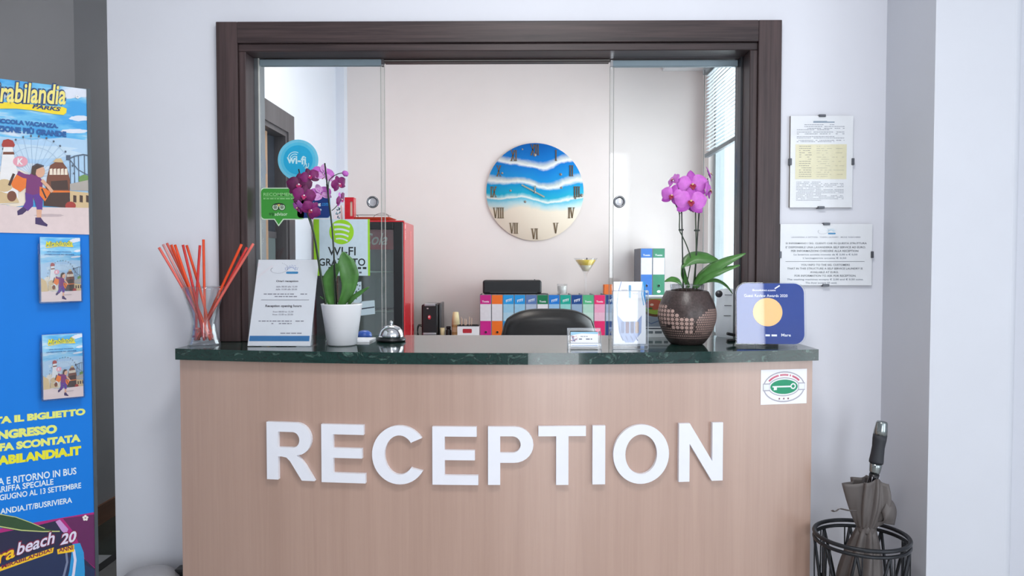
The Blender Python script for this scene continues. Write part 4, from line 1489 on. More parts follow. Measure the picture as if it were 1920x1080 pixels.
word_rows(b, lf, w * .60, w * .78, h * .80, h * .008, TXTL, 52, 0.0003)
b.flat([[(w * .12, h * .46), (w * .30, h * .36), (w * .72, h * .36), (w * .88, h * .46), (w * .86, h * .18), (w * .62, h * .02), (w * .36, h * .02), (w * .16, h * .18)]], PB, lf, 0.0003)
for k in range(4):
    xa = w * (.22 + k * .15)
    b.flat([rrect(xa, h * .17, xa + w * .11, h * .36, 0.004)], (GB, PK, ink((100, 96, 130)), ink((196, 170, 150)))[k], lf, 0.0005)
    b.flat([stroke([(xa, h * .13), (xa + w * .08, h * .05)], 0.003)], GB, lf, 0.0005)
word_rows(b, lf, w * .34, w * .62, h * .46, h * .05, ink((240, 240, 250)), 53, 0.0006)
tag(b.build('hotel_leaflets'), 'white and blue hotel leaflets standing in the tall clear holder', 'leaflets')

# --- award plaque
ap = onz(1380, 649.5, CZ)
A = Vector((ap.x, ap.y, TOPZ + 0.006))
ang = R(-7)
U_ = Vector((math.cos(ang), math.sin(ang), 0))
lean = 0.10
Nn = Vector((math.sin(ang), -math.cos(ang), 0))
V_ = (Vector((0, 0, 1)) - Nn * lean).normalized()
af = Fr(A, U_, V_)
W = 0.212; H = 0.196
aw = thing('award_plaque', 'square clear plaque with rounded corners, dark blue print and a pale orange disc', 'plaque', tuple(A + U_ * (W / 2)))
loop = rrect(0.0, 0.0, W, H, 0.034, 8, (0, 1, 1, 1))
M_AWBLUE = mat('award_blue_gloss', (2, 56, 146), 0.25, 0, 0.05, 6, coat=1.0)
M_AWBLUE.node_tree.nodes['Principled BSDF'].inputs['Coat IOR'].default_value = 1.72
M_AWBLUE.node_tree.nodes['Principled BSDF'].inputs['Specular IOR Level'].default_value = 0.1
b = MB()
b.prism([loop], M_ACRYL, af, -0.009, -0.0012)
b.build('clear_slab', aw)
b = MB()
b.prism([rrect(0.003, 0.003, W - 0.006, H - 0.004, 0.031, 8, (0, 1, 1, 1))], M_AWBLUE, af, -0.0011, -0.0001)
DISC = mat('award_disc', (250, 196, 120), 0.25, 0, 0.03, coat=1.0)
b.flat([ell(W * .455, H * .52, W * .21, W * .21, 44)], DISC, af, 0.0003)
AW = ink((236, 240, 248), 0.3, 1.0)
b.textbox(af, 'Booking.com', W * .24, H * .845, W * .57, H * .885, AW, lift=0.0003, bold=0.02)
b.textbox(af, 'Guest Review Awards 2020', W * .12, H * .76, W * .74, H * .805, AW, lift=0.0003, bold=0.01)
b.textbox(af, 'Mare', W * .645, H * .135, W * .78, H * .18, AW, lift=0.0003, bold=0.015)
word_rows(b, af, W * .42, W * .63, H * .135, H * .03, AW, 3, 0.0003)
b.flat([stroke([(W * .56, H * .895), (W * .63, H * .945)], 0.004)], AW, af, 0.0003)
b.build('blue_print', aw)
b = MB()
M0 = Matrix.Translation(A - Vector((0, 0, 0.006))) @ Matrix.Rotation(ang, 4, 'Z')
b.box((0.004, -0.010, 0), (W - 0.03, 0.055, 0.005), M_ACRYL, M0)
b.build('clear_foot', aw)


# ------------------------------------------------------------------ orchids
def leafblade(b, pts, wid, side, m, fold=0.18, nseg=5):
    """Curved leaf: centre line, widths along it, side direction, folded along the midrib."""
    pts = smooth_path(pts, 5)
    N = len(pts)
    vs, fs = [], []
    side = Vector(side)
    for i, p in enumerate(pts):
        t = (pts[min(N - 1, i + 1)] - pts[max(0, i - 1)]).normalized()
        s_ = (side - t * side.dot(t)).normalized()
        n = s_.cross(t).normalized()
        f = i / (N - 1) * (len(wid) - 1)
        k = min(int(f), len(wid) - 2)
        w = wid[k] + (wid[k + 1] - wid[k]) * (f - k)
        for j in range(nseg):
            q_ = j / (nseg - 1) * 2 - 1
            vs.append(p + s_ * (q_ * w / 2) + n * (abs(q_) * w * fold))
    for i in range(N - 1):
        for j in range(nseg - 1):
            fs.append((i * nseg + j, i * nseg + j + 1, (i + 1) * nseg + j + 1, (i + 1) * nseg + j))
    return b.add(vs, fs, m, True)


def petal(b, c, d, n, L, W, m, cup=0.15, back=0.0, r0=0.12, point=0.75):
    """One petal from centre c along d, facing n."""
    d = d.normalized(); n = n.normalized(); s_ = d.cross(n).normalized()
    ni, nj = 8, 6
    vs, fs = [], []
    for i in range(ni + 1):
        t = i / ni
        w = W * (math.sin(PI * min(1, (0.06 + 0.94 * t)) ** point) ** 0.62 if t < 1 else 0.0)
        for j in range(nj + 1):
            q_ = j / nj * 2 - 1
            z = -back + cup * L * (t - t * t * 1.4) - 0.10 * W * q_ * q_ * (1 if t < 1 else 0)
            vs.append(c + d * (L * (r0 * (1 - t) + t)) + s_ * (q_ * w / 2) + n * z)
    for i in range(ni):
        for j in range(nj):
            a = i * (nj + 1) + j
            fs.append((a, a + 1, a + nj + 2, a + nj + 1))
    b.add(vs, fs, m, True)


def orchid_flower(parent, c, face, roll, r, pet, sep, lip, eye, squash=1.0):
    face = Vector(face).normalized()
    up = Vector((0, 0, 1))
    up = (up - face * up.dot(face)).normalized()
    rt = up.cross(face)
    rot = Matrix.Rotation(R(roll), 3, face)
    up, rt = rot @ up, rot @ rt

    def D(a):
        return rt * math.cos(R(a)) + up * math.sin(R(a))
    b = MB()
    for a in (90, 218, 322):
        petal(b, c, D(a), face, r * 1.0, r * 0.66, sep, 0.12, r * 0.08)
    for a in (14, 166):
        petal(b, c, D(a), face, r * 1.05, r * 1.12, pet, 0.2, 0.0, 0.05, 0.9)
    f = b.build('flower', parent)
    b = MB()
    for a, l_, w_ in ((270, 0.42, 0.30), (215, 0.30, 0.22), (325, 0.30, 0.22)):
        petal(b, c + face * r * 0.08, D(a) * 0.8 + face * 0.5, face, r * l_, r * w_, lip, 0.3, 0.0)
    b.lathe([(0.0, r * .16), (r * .07, r * .14), (r * .08, r * .04), (r * .05, 0)], eye, c + face * r * 0.06 + up * r * 0.03, 10, rot_to(face))
    b.build('flower_lip', f)
    return f


M_MAG = mat('magenta_petal', (116, 4, 92), 0.6, 0, 0.22, 90); M_MAG2 = mat('deep_magenta_petal', (86, 2, 66), 0.6, 0, 0.22, 90)
M_LIL = mat('lilac_petal', (188, 96, 190), 0.55, 0, 0.14, 80); M_LIL2 = mat('pale_lilac_petal', (204, 150, 204), 0.55, 0, 0.14, 80)
M_PNK = mat('pink_petal', (204, 108, 206), 0.5, 0, 0.12, 70); M_PNK2 = mat('deep_pink_petal', (176, 70, 180), 0.5, 0, 0.14, 70)
M_LIPR = mat('red_lip', (150, 20, 60), 0.5, 0, 0.2, 90); M_LIPM = mat('magenta_lip', (168, 10, 90), 0.5, 0, 0.2, 90)
M_EYE = mat('white_eye', (244, 226, 236), 0.5); M_EYEY = mat('yellow_eye', (232, 190, 150), 0.5)

# --- left orchid in the white pot
op = onz(641, 650, CZ)
OY = op.y + 0.045
oc = Vector((at(641, 610, OY).x, OY, TOPZ))
orc = thing('potted_orchid', 'dark magenta orchid in a plain white pot on the left part of the counter', 'orchid', tuple(oc), 'potted orchids on the counter')
Sx = 1400 / OY
zt = at(641, 571, OY - 0.06).z - TOPZ
rt_, rb_ = 38.5 / 1400 * OY, 27.5 / 1400 * OY
M_WPOT = mat('white_ceramic', (236, 236, 240), 0.3, 0, 0.01, 8)
b = MB()
b.lathe([(0, 0), (rb_ - 0.004, 0), (rb_, 0.004), (rt_ - 0.001, zt - 0.004), (rt_, zt - 0.001), (rt_ - 0.003, zt), (rt_ - 0.005, zt - 0.003), (rt_ - 0.008, zt - 0.022), (0, zt - 0.022)], M_WPOT, oc, 56)
b.build('pot', orc)
b = MB(); b.lathe([(0, zt - 0.014), (rt_ * 0.5, zt - 0.012), (rt_ - 0.0075, zt - 0.016)], M_BARK, oc, 32); b.build('bark', orc)
sl = 0.9
A_ = lambda x, y, dy=0.0: at(x, y, OY + dy)
TZ = lambda x: Vector((A_(x, 580).x, OY, TOPZ + zt - 0.014))
leafs = [
    ([A_(634, 580), A_(652, 545, -.005), A_(655, 515, -.015), A_(648, 490, -.025), A_(643, 472, -.035)], [0.012, 0.040, 0.058, 0.052, 0.004], (1, 0.25, 0)),
    ([A_(626, 580), A_(621, 550, .02), A_(620, 525, .03), A_(630, 505, .03), A_(640, 494, .03)], [0.012, 0.044, 0.050, 0.036, 0.004], (1, -0.3, 0)),
    ([A_(648, 580), A_(658, 560, -.02), A_(674, 548, -.03), A_(692, 538, -.035)], [0.010, 0.024, 0.020, 0.003], (-0.3, 0.7, 0.7)),
    ([A_(622, 580), A_(613, 567, .01), A_(600, 556, .02)], [0.008, 0.010, 0.003], (0.2, 1, 0.2)),
]
for (p, w, s_) in leafs:
    b = MB(); leafblade(b, p, w, s_, M_LEAF); b.build('leaf', orc, solid=0.0014)
st1 = [A_(613, 580), A_(606, 540, .0), A_(598, 490, .0), A_(589, 440, -.005), A_(578, 405, -.01), A_(570, 375, -.015)]
st2 = [A_(629, 580), A_(627, 520), A_(626, 470), A_(622, 420), A_(617, 380), A_(613, 345)]
b = MB(); b.tube(smooth_path(st1), 0.0028, M_STEM, 7)
b.tube(smooth_path([A_(570, 375, -.015), A_(566, 350, .0), A_(572, 332, .0), A_(585, 326, .0)]), 0.0016, M_STEM, 6); b.build('stem', orc)
b = MB(); b.tube(smooth_path(st2), 0.0028, M_STEM, 7)
b.tube(smooth_path([A_(617, 385), A_(616, 345), A_(622, 333, -.005), A_(634, 326, -.01), A_(645, 324, -.01)]), 0.0015, M_STEM, 6)
b.tube(smooth_path([A_(622, 395), A_(630, 388), A_(637, 378)]), 0.0013, M_STEM, 6); b.build('stem', orc)
M_STAKE = mat('dark_green_stake', (26, 36, 28), 0.4)
b = MB(); b.tube([A_(611, 580, .004), A_(586, 425, .004), A_(560, 317, .006)], 0.0021, M_STAKE, 7); b.build('support_stick', orc)
b = MB(); b.tube([A_(632, 580, -.004), A_(623, 430, -.006), A_(609, 306, -.006)], 0.0024, M_STAKE, 7); b.build('support_stick', orc)
px = OY / 1400
FL = [((561, 347), -.022, (0.10, -1, 0.0), 0, 20, M_MAG2, M_MAG2, M_LIPM, M_EYE), ((581, 331), -.018, (0.25, -1, 0.15), 20, 15, M_MAG, M_MAG2, M_LIPM, M_EYE),
      ((570, 367), -.030, (0.30, -1, -0.1), -10, 18, M_MAG, M_MAG2, M_LIPM, M_EYE), ((559, 389), -.012, (-0.6, -.6, -0.6), 15, 16, M_LIL, M_MAG, M_LIPM, M_EYEY),
      ((583, 394), -.026, (0.4, -1, -0.35), -40, 16, M_MAG, M_MAG, M_LIPR, M_EYE), ((606, 327), .012, (-0.55, 0.7, -0.4), 10, 18, M_LIL, M_LIL2, M_LIPM, M_EYEY),
      ((601, 364), .012, (-0.4, 0.8, -0.5), -15, 18, M_LIL, M_LIL2, M_LIPM, M_EYEY), ((636, 345), -.008, (0.75, -.65, -0.2), 25, 14, M_MAG, M_MAG, M_LIPM, M_EYE),
      ((640, 374), -.004, (0.95, -.25, -0.2), 35, 13, M_MAG, M_LIL, M_LIPM, M_EYE)]
for (c_, dy, f, ro, r_, p_, s_, l_, e_) in FL:
    orchid_flower(orc, A_(c_[0], c_[1], dy), f, ro, r_ * px * 1.18, p_, s_, l_, e_)
b = MB()
b.lathe([(0, -0.012), (0.007, -0.006), (0.0095, 0.002), (0.007, 0.009), (0, 0.013)], M_LIL, A_(647, 325, -.01), 14, rot_to((0.8, -.3, -.5)))
b.build('bud', orc)

# --- right orchid in the brown patterned pot
bp_ = onz(1288, 648, CZ)
QY = bp_.y + 0.05
oc = Vector((at(1288, 600, QY).x, QY, TOPZ))
orc = thing('potted_orchid', 'pink orchid in a round dark brown patterned pot on the right part of the counter', 'orchid', tuple(oc), 'potted orchids on the counter')
sc_ = QY / 1400
M_BPOT = mat('dark_brown_ceramic', (68, 56, 54), 0.35, 0, 0.35, 160, bmp=0.25)
M_BPAT = mat('pinkish_glaze', (190, 160, 150), 0.5, 0, 0.12, 120)
prof = [(0.0, 0.0), (29, 0.0), (36, 7), (45, 22), (51.5, 40), (53.5, 56), (51, 72), (46, 86), (40.5, 97), (38.5, 100), (36.5, 100), (36, 97), (40, 84), (0, 84)]
b = MB()
sp = [(q_.x, q_.y) for q_ in smooth_path([(p[0], p[1], 0) for p in prof[1:10]], 4)]
b.lathe([(r_ * sc_, z * sc_) for r_, z in [prof[0]] + sp + prof[10:]], M_BPOT, oc, 72)


def pot_r(z):
    P = sp
    for (r0_, z0_), (r1_, z1_) in zip(P, P[1:]):
        if z0_ <= z <= z1_:
            t = (z - z0_) / (z1_ - z0_ + 1e-9)
            return (r0_ + (r1_ - r0_) * t) * sc_
    return P[-1][0] * sc_


def pot_p(a, z, l=0.0008):
    r_ = pot_r(z) + l
    return oc + Vector((r_ * math.cos(a), r_ * math.sin(a), z * sc_))


def pot_blob(a, z, da, dz, n=6, hole=0.0):
    pts = []
    for k in range(n):
        an = 2 * PI * k / n
        pts.append(pot_p(a + da * math.cos(an), z + dz * math.sin(an), 0.0009))
    if hole:
        inn = [pot_p(a + da * hole * math.cos(2 * PI * k / n), z + dz * hole * math.sin(2 * PI * k / n), 0.0009) for k in range(n)]
        b.add(pts + inn, [(k, (k + 1) % n, n + (k + 1) % n, n + k) for k in range(n)], M_BPAT)
    else:
        b.add(pts, [tuple(range(n))], M_BPAT)


a_c = math.atan2(-oc.y, -oc.x)      # towards the viewer
def interp(x, P):
    for (xa, ya), (xb, yb_) in zip(P, P[1:]):
        if xa <= x <= xb:
            return ya + (yb_ - ya) * (x - xa) / (xb - xa)
    return P[0][1] if x < P[0][0] else P[-1][1]


TOPL = [(-3.2, 60), (-1.3, 78), (-0.75, 74), (-0.35, 60), (0.05, 50), (0.35, 50), (0.7, 66), (1.2, 70), (3.2, 60)]
LOWL = [(-3.2, 30), (-1.3, 50), (-0.8, 36), (-0.2, 28), (0.3, 24), (0.8, 22), (1.4, 28), (3.2, 30)]
stp = 0.165
for rep in range(38):
    ph = -PI + rep * stp
    hi, lo = interp(ph, TOPL), interp(ph, LOWL)
    for row in range(12):
        zz = 12 + row * 7.4
        if lo < zz < hi and ph < 0.28:
            pot_blob(a_c + ph, zz, 0.072, 3.3, 10, 0.0)
            pot_blob(a_c + ph + stp / 2, zz + 3.7, 0.020, 0.9, 4, 0.0) if zz + 3.7 < hi else None
stp = 0.085
for rep in range(74):
    ph = -PI + rep * stp
    hi, lo = interp(ph, TOPL), interp(ph, LOWL)
    for row in range(18):
        zz = 10 + row * 4.3
        pm = ph + (stp / 2 if row % 2 else 0)
        if ph >= 0.28 and lo < zz < hi:
            pot_blob(a_c + pm, zz, 0.036, 1.9, 6, 0.42)
        elif zz <= lo and zz > 11 and ph > -1.2:
            pot_blob(a_c + pm, zz, 0.034, 1.5, 4, 0.55 if row % 2 else 0.0)
b.build('pot', orc)
b = MB()
M_CUP = glass('cloudy_plastic', (0.82, 0.83, 0.86), 0.10, 0.25, 0.5)
b.lathe([(28 * sc_, 84.5 * sc_), (30.5 * sc_, 111 * sc_), (31.5 * sc_, 112 * sc_), (31.5 * sc_, 110 * sc_)], M_CUP, oc, 40)
for k in range(24):
    a = 2 * PI * k / 24
    b.tube([oc + Vector((28.6 * sc_ * math.cos(a), 28.6 * sc_ * math.sin(a), 85 * sc_)), oc + Vector((30.8 * sc_ * math.cos(a), 30.8 * sc_ * math.sin(a), 110 * sc_))], 0.0007, M_CUP, 5)
b.build('inner_pot', orc)
b = MB(); b.lathe([(0, 103 * sc_), (15 * sc_, 104 * sc_), (29 * sc_, 101 * sc_), (28 * sc_, 85 * sc_)], M_BARK, oc, 28); b.build('bark', orc)
B_ = lambda x, y, dy=0.0: at(x, y, QY + dy)
leafs = [
    ([B_(1291, 540, .01), B_(1279, 515, .01), B_(1279, 495, .005), B_(1298, 481, .0), B_(1325, 482, -.01), B_(1352, 492, -.02)], [0.014, 0.038, 0.052, 0.056, 0.046, 0.006], (0.3, 0.62, 0.75)),
    ([B_(1300, 540, -.01), B_(1312, 520, -.02), B_(1335, 502, -.035), B_(1366, 487, -.05), B_(1398, 475, -.06)], [0.012, 0.036, 0.044, 0.030, 0.003], (-0.2, 0.65, 0.8)),
    ([B_(1304, 540, -.02), B_(1320, 522, -.035), B_(1346, 508, -.05), B_(1387, 497, -.06)], [0.012, 0.028, 0.032, 0.004], (-0.1, 0.75, 0.7)),
    ([B_(1302, 541, .02), B_(1320, 527, .02), B_(1344, 524, .02), B_(1363, 535, .02), B_(1374, 551, .02)], [0.010, 0.020, 0.024, 0.018, 0.003], (0.2, 0.8, 0.5)),
    ([B_(1280, 541, .0), B_(1272, 529, -.005), B_(1260, 525, -.01), B_(1246, 528, -.015)], [0.014, 0.026, 0.024, 0.003], (0.0, 0.75, 0.7)),
]
for (p, w, s_) in leafs:
    b = MB(); leafblade(b, p, w, s_, M_LEAF, 0.14); b.build('leaf', orc, solid=0.0014)
b = MB(); b.tube(smooth_path([B_(1286, 542), B_(1291, 515), B_(1295, 486), B_(1288, 462), B_(1279, 442), B_(1274, 430), B_(1274, 402), B_(1269, 388), B_(1264, 378)]), 0.0019, M_STEM, 7)
b.tube(smooth_path([B_(1274, 402), B_(1280, 395), B_(1290, 388)]), 0.0012, M_STEM, 6)
b.tube(smooth_path([B_(1269, 388), B_(1272, 360), B_(1273, 345), B_(1268, 338)]), 0.0012, M_STEM, 6); b.build('stem', orc)
b = MB(); b.tube(smooth_path([B_(1299, 542), B_(1302, 515), B_(1305, 480), B_(1305, 440), B_(1304, 400), B_(1305, 370, .01), B_(1318, 350, .01), B_(1327, 335, .01)]), 0.0019, M_STEM, 7)
b.tube(smooth_path([B_(1304, 398), B_(1308, 398), B_(1314, 396)]), 0.0010, M_STEM, 6); b.build('stem', orc)
b = MB(); b.tube([B_(1281, 542), B_(1278, 392)], 0.0022, M_STAKE, 7); b.build('support_stick', orc)
b = MB(); b.tube([B_(1302, 542), B_(1306, 470), B_(1311, 392)], 0.0022, M_STAKE, 7); b.build('support_stick', orc)
for cc in (((1273, 431), (1281, 431)), ((1302, 432), (1311, 432))):
    b = MB(); b.rbox(B_(cc[0][0], cc[0][1] + 1.4, -.004), B_(cc[1][0], cc[1][1] - 1.4, .004), 0.001, M_STAKE, seg=1); b.build('stem_clip', orc)
FL = [((1298, 347), -.006, (-0.05, -1, 0.05), 6, 26, M_PNK, M_PNK2, M_LIPR, M_EYEY), ((1295, 378), -.022, (-0.05, -1, 0.05), -4, 27, M_PNK, M_PNK2, M_LIPR, M_EYEY),
      ((1260, 367), -.006, (-0.45, -1, 0.0), -16, 20, M_PNK, M_PNK2, M_LIPR, M_EYEY), ((1262, 337), .006, (-0.7, -.35, 0.35), 20, 14, M_PNK, M_PNK, M_LIPR, M_EYEY),
      ((1330, 357), .004, (0.9, -.5, 0.0), -8, 18, M_PNK, M_PNK2, M_LIPR, M_EYEY), ((1331, 326), .01, (1.0, -.25, 0.35), 30, 15, M_PNK2, M_PNK2, M_LIPR, M_EYEY),
      ((1299, 393), .014, (-0.2, 0.5, -0.6), 0, 12, M_PNK2, M_PNK2, M_LIPR, M_EYEY)]
for (c_, dy, f, ro, r_, p_, s_, l_, e_) in FL:
    orchid_flower(orc, B_(c_[0], c_[1], dy), f, ro, r_ * sc_ * 1.1, p_, s_, l_, e_)

# ================================================================== things in the office behind
# --- papers on the counter behind the white pot
a = onz(604, 645, CZ); c = onz(704, 638, CZ)
b = MB(); b.box((a.x, 2.44, TOPZ), (c.x - 0.005, 2.55, TOPZ + 0.006), M_PAPER)
tag(b.build('paper_pad'), 'flat white pad lying on the counter behind the white pot, left of the bell', 'paper pad')
m_ = onz(680, 634, CZ)
b = MB(); b.lathe([(0, 0.0), (0.026, 0.0), (0.027, 0.006), (0.024, 0.016), (0.014, 0.023), (0, 0.025)], mat('blue_plastic', (52, 96, 190), 0.35), (m_.x, 2.615, TOPZ), 28)
tag(b.build('desk_dome'), 'small blue dome-shaped desk item behind the glass, right of the white pot', 'desk item')

# --- menu card with a food picture
x0, x1 = at(1209, 600, 2.63).x, at(1268, 600, 2.63).x
z1 = at(1240, 556, 2.63).z
b = MB(); b.box((x0, 2.630, TOPZ), (x1, 2.636, z1), M_PAPER)
mf = Fr((x0, 2.6299, TOPZ), (1, 0, 0), (0, 0, 1))
w, h = x1 - x0, z1 - TOPZ
b.rect(mf, 0.001, h * .26, w - .001, h * .95, ink((150, 160, 176)), 0.0003)
cx_, cy_ = w * .38, h * .74
b.flat([[(max(.001, min(w - .001, x)), min(h * .95, y)) for x, y in ell(cx_, cy_, w * .50, h * .24, 30)]], ink((110, 74, 46)), mf, 0.0005)
b.flat([[(max(.001, min(w - .001, x)), min(h * .95, y)) for x, y in ell(cx_, cy_ + h * .02, w * .46, h * .20, 30)]], ink((150, 180, 70)), mf, 0.0007)
b.flat([[(max(.001, min(w - .001, x)), min(h * .95, y)) for x, y in ell(cx_ - w * .08, cy_ + h * .06, w * .30, h * .13, 24)]], ink((190, 90, 70)), mf, 0.0009)
b.flat([ell(w * .22, h * .80, w * .06, h * .03, 10)], ink((236, 200, 180)), mf, 0.0011)
b.flat([ell(w * .18, h * .71, w * .07, h * .025, 10)], ink((60, 110, 50)), mf, 0.0011)
b.flat([stroke([(w * .04, h * .40), (w * .2, h * .33), (w * .5, h * .42)], .003)], ink((90, 110, 150)), mf, 0.0006)
b.rect(mf, w * .03, h * .20, w * .95, h * .225, ink((34, 44, 66)), 0.0004)
word_rows(b, mf, w * .08, w * .9, h * .09, h * .06, ink((120, 128, 136)), 4, 0.0004)
tag(b.build('menu_card'), 'upright food menu card with a salad picture between leaflet holder and brown pot', 'menu card')

# --- white appliance with a dial, and a stapler, at the right end behind the glass
AY = 2.660
M_TRANSL, nt, bb = base_nodes('translucent_white_plastic')
mp = coord(nt)
nz = noise(nt, mp, 6, 2)
rr = ramp(nt, nz.outputs['Fac'], [(0.3, L3((240, 240, 242))), (0.7, L3((246, 246, 248)))])
tr = nt.nodes.new('ShaderNodeBsdfTranslucent')
nt.links.new(rr.outputs[0], tr.inputs[0])
nt.links.new(rr.outputs[0], bb.inputs['Base Color'])
bb.inputs['Roughness'].default_value = 0.3
mx = nt.nodes.new('ShaderNodeMixShader')
mx.inputs[0].default_value = 0.6
nt.links.new(bb.outputs[0], mx.inputs[1]); nt.links.new(tr.outputs[0], mx.inputs[2])
nt.links.new(mx.outputs[0], nt.nodes['Material Output'].inputs['Surface'])
ac = at(1366, 600, AY)
ap_ = thing('white_appliance', 'white rounded appliance with a round grey dial behind the glass by the window', 'appliance', (ac.x, AY, TOPZ))
b = MB()
hz = at(1366, 540, AY).z - TOPZ
b.lathe([(0, 0), (0.040, 0.0), (0.044, 0.006), (0.0455, 0.03), (0.044, hz * .6), (0.040, hz * .85), (0.030, hz * .97), (0, hz)], M_TRANSL, (ac.x, AY, TOPZ), 36)
b.build('housing', ap_)
dp = at(1348, 551, AY - 0.041)
b = MB(); b.lathe([(0, 0.005), (0.0035, 0.005), (0.0045, 0.003), (0.0095, 0.004), (0.0125, 0.001), (0.0125, -0.004), (0, -0.004)], mat('grey_dial', (96, 94, 98), 0.3, 0.2), dp, 28, rot_to((-0.1, -1, 0)))
b.build('dial', ap_)
for k, (xx, yy_) in enumerate(((1366, 553), (1365, 573), (1364, 592))):
    p = at(xx, yy_, AY - 0.0455)
    b = MB(); b.box((p.x - 0.012, AY - 0.0465, p.z - 0.0012), (p.x + 0.012, AY - 0.041, p.z + 0.0012), ink((130, 130, 136)))
    b.build('scale_mark', ap_)
sp_ = thing('stapler', 'black stapler lying on the stone counter under the white appliance', 'stapler', (0.72, 2.50, TOPZ))
b = MB(); b.rbox((0.690, 2.480, TOPZ), (0.738, 2.500, TOPZ + 0.008), 0.002, M_BLACK, seg=1); b.build('base', sp_)
b = MB(); Mx = Matrix.Translation((0.738, 2.49, TOPZ + 0.011)) @ Matrix.Rotation(R(12), 4, 'Y')
b.rbox((-0.05, -0.009, 0), (0, 0.009, 0.010), 0.003, M_BLACK, Mx, 2); b.build('arm', sp_)

# --- red glass-door fridge
FY = 4.65
fx1 = at(757, 500, FY).x; fx0 = -1.270
fz = at(750, 414.5, FY).z
M_RED = mat('red_fridge_enamel', (204, 30, 42), 0.25, 0, 0.04, 5, coat=0.3)
M_REDD = mat('red_header', (190, 40, 38), 0.4, 0, 0.06, 5)
fr_ = thing('drinks_fridge', 'tall red drinks fridge with a black-framed glass door in the office corner', 'fridge', ((fx0 + fx1) / 2, FY + 0.22, 0))
b = MB()
b.rbox((fx1 - 0.035, FY + 0.03, 0.04), (fx1, FY + 0.45, fz), 0.008, M_RED, seg=2)
b.rbox((fx0, FY + 0.03, 0.04), (fx0 + 0.035, FY + 0.45, fz), 0.008, M_RED, seg=2)
b.rbox((fx0 + 0.03, FY + 0.03, fz - 0.04), (fx1 - 0.03, FY + 0.45, fz), 0.008, M_RED, seg=2)
b.box((fx0 + 0.03, FY + 0.03, 0.04), (fx1 - 0.03, FY + 0.45, 0.12), M_RED)
b.box((fx0 + 0.03, FY + 0.41, 0.12), (fx1 - 0.03, FY + 0.45, fz - 0.04), mat('fridge_lining', (206, 216, 214), 0.4))
b.build('cabinet', fr_)
b = MB()
b.box((fx1 - 0.001, FY + 0.06, fz - 0.045), (fx1 + 0.0006, FY + 0.085, fz - 0.045 + 0.03), ink((236, 190, 190)))
for k in range(5):
    b.box((fx1 - 0.001, FY + 0.06, fz - 0.065 - k * 0.012), (fx1 + 0.0006, FY + 0.075 + 0.004 * (k % 2), fz - 0.057 - k * 0.012), ink((236, 200, 200)))
b.box((fx1 - 0.001, FY + 0.30, 0.3), (fx1 + 0.0008, FY + 0.325, fz - 0.05), ink((224, 150, 146)))
b.build('side_lettering', fr_)
b = MB()
dx0, dx1 = fx0, fx1 - 0.004
dw = 0.058
for lo, hi in (((dx0, FY - 0.01, 0.06), (dx0 + dw, FY + 0.028, fz - 0.006)), ((dx1 - dw, FY - 0.01, 0.06), (dx1, FY + 0.028, fz - 0.006)),
               ((dx0 + dw, FY - 0.01, fz - 0.052), (dx1 - dw, FY + 0.028, fz - 0.006)), ((dx0 + dw, FY - 0.01, 0.06), (dx1 - dw, FY + 0.028, 0.13))):
    b.rbox(lo, hi, 0.003, M_BLACK, seg=1)
dr = b.build('door', fr_)
b = MB(); b.box((dx0 + dw, FY + 0.006, 0.13), (dx1 - dw, FY + 0.012, fz - 0.052), glass('fridge_glass', (0.80, 0.86, 0.84), 0.08, 0.04, 0.5)); b.build('door_glass', dr)
b = MB(); b.rbox((fx0 + 0.002, FY - 0.008, fz - 0.006), (fx1 + 0.002, FY + 0.04, fz + 0.003), 0.002, M_RED, seg=2); b.build('top_trim', fr_)
b = MB()
hz0 = at(700, 468, FY + 0.1).z
b.box((fx0 + 0.035, FY + 0.06, hz0), (fx1 - 0.035, FY + 0.075, fz - 0.045), M_REDD)
hfz = Fr((fx0 + 0.035, FY + 0.0598, hz0), (1, 0, 0), (0, 0, 1))
hw = fx1 - fx0 - 0.07
hh = fz - 0.045 - hz0
b.textbox(hfz, 'Coca-Cola', hw * .06, hh * .22, hw * .84, hh * .80, ink((232, 214, 208)), lift=0.0006, bold=0.012, shear=0.35)
b.build('header_panel', fr_)
for z_ in (0.42, 0.74, 1.06, 1.31):
    b = MB()
    for k in range(12):
        xx = fx0 + 0.045 + k * (fx1 - fx0 - 0.09) / 11
        b.tube([(xx, FY + 0.06, z_), (xx, FY + 0.40, z_)], 0.0025, M_STEEL, 5)
    b.tube([(fx0 + 0.036, FY + 0.06, z_), (fx1 - 0.036, FY + 0.06, z_)], 0.006, mat('pale_shelf_front', (196, 204, 200), 0.4), 6)
    b.tube([(fx0 + 0.036, FY + 0.39, z_), (fx1 - 0.036, FY + 0.39, z_)], 0.004, M_STEEL, 6)
    b.build('wire_shelf', fr_)
for xx in (fx0 + 0.04, fx1 - 0.04):
    for yy_ in (FY + 0.06, FY + 0.40):
        b = MB().lathe([(0.016, 0.0), (0.014, 0.042)], M_BLACK, (xx, yy_, 0), 12, cap0=True)
        b.build('foot', fr_)
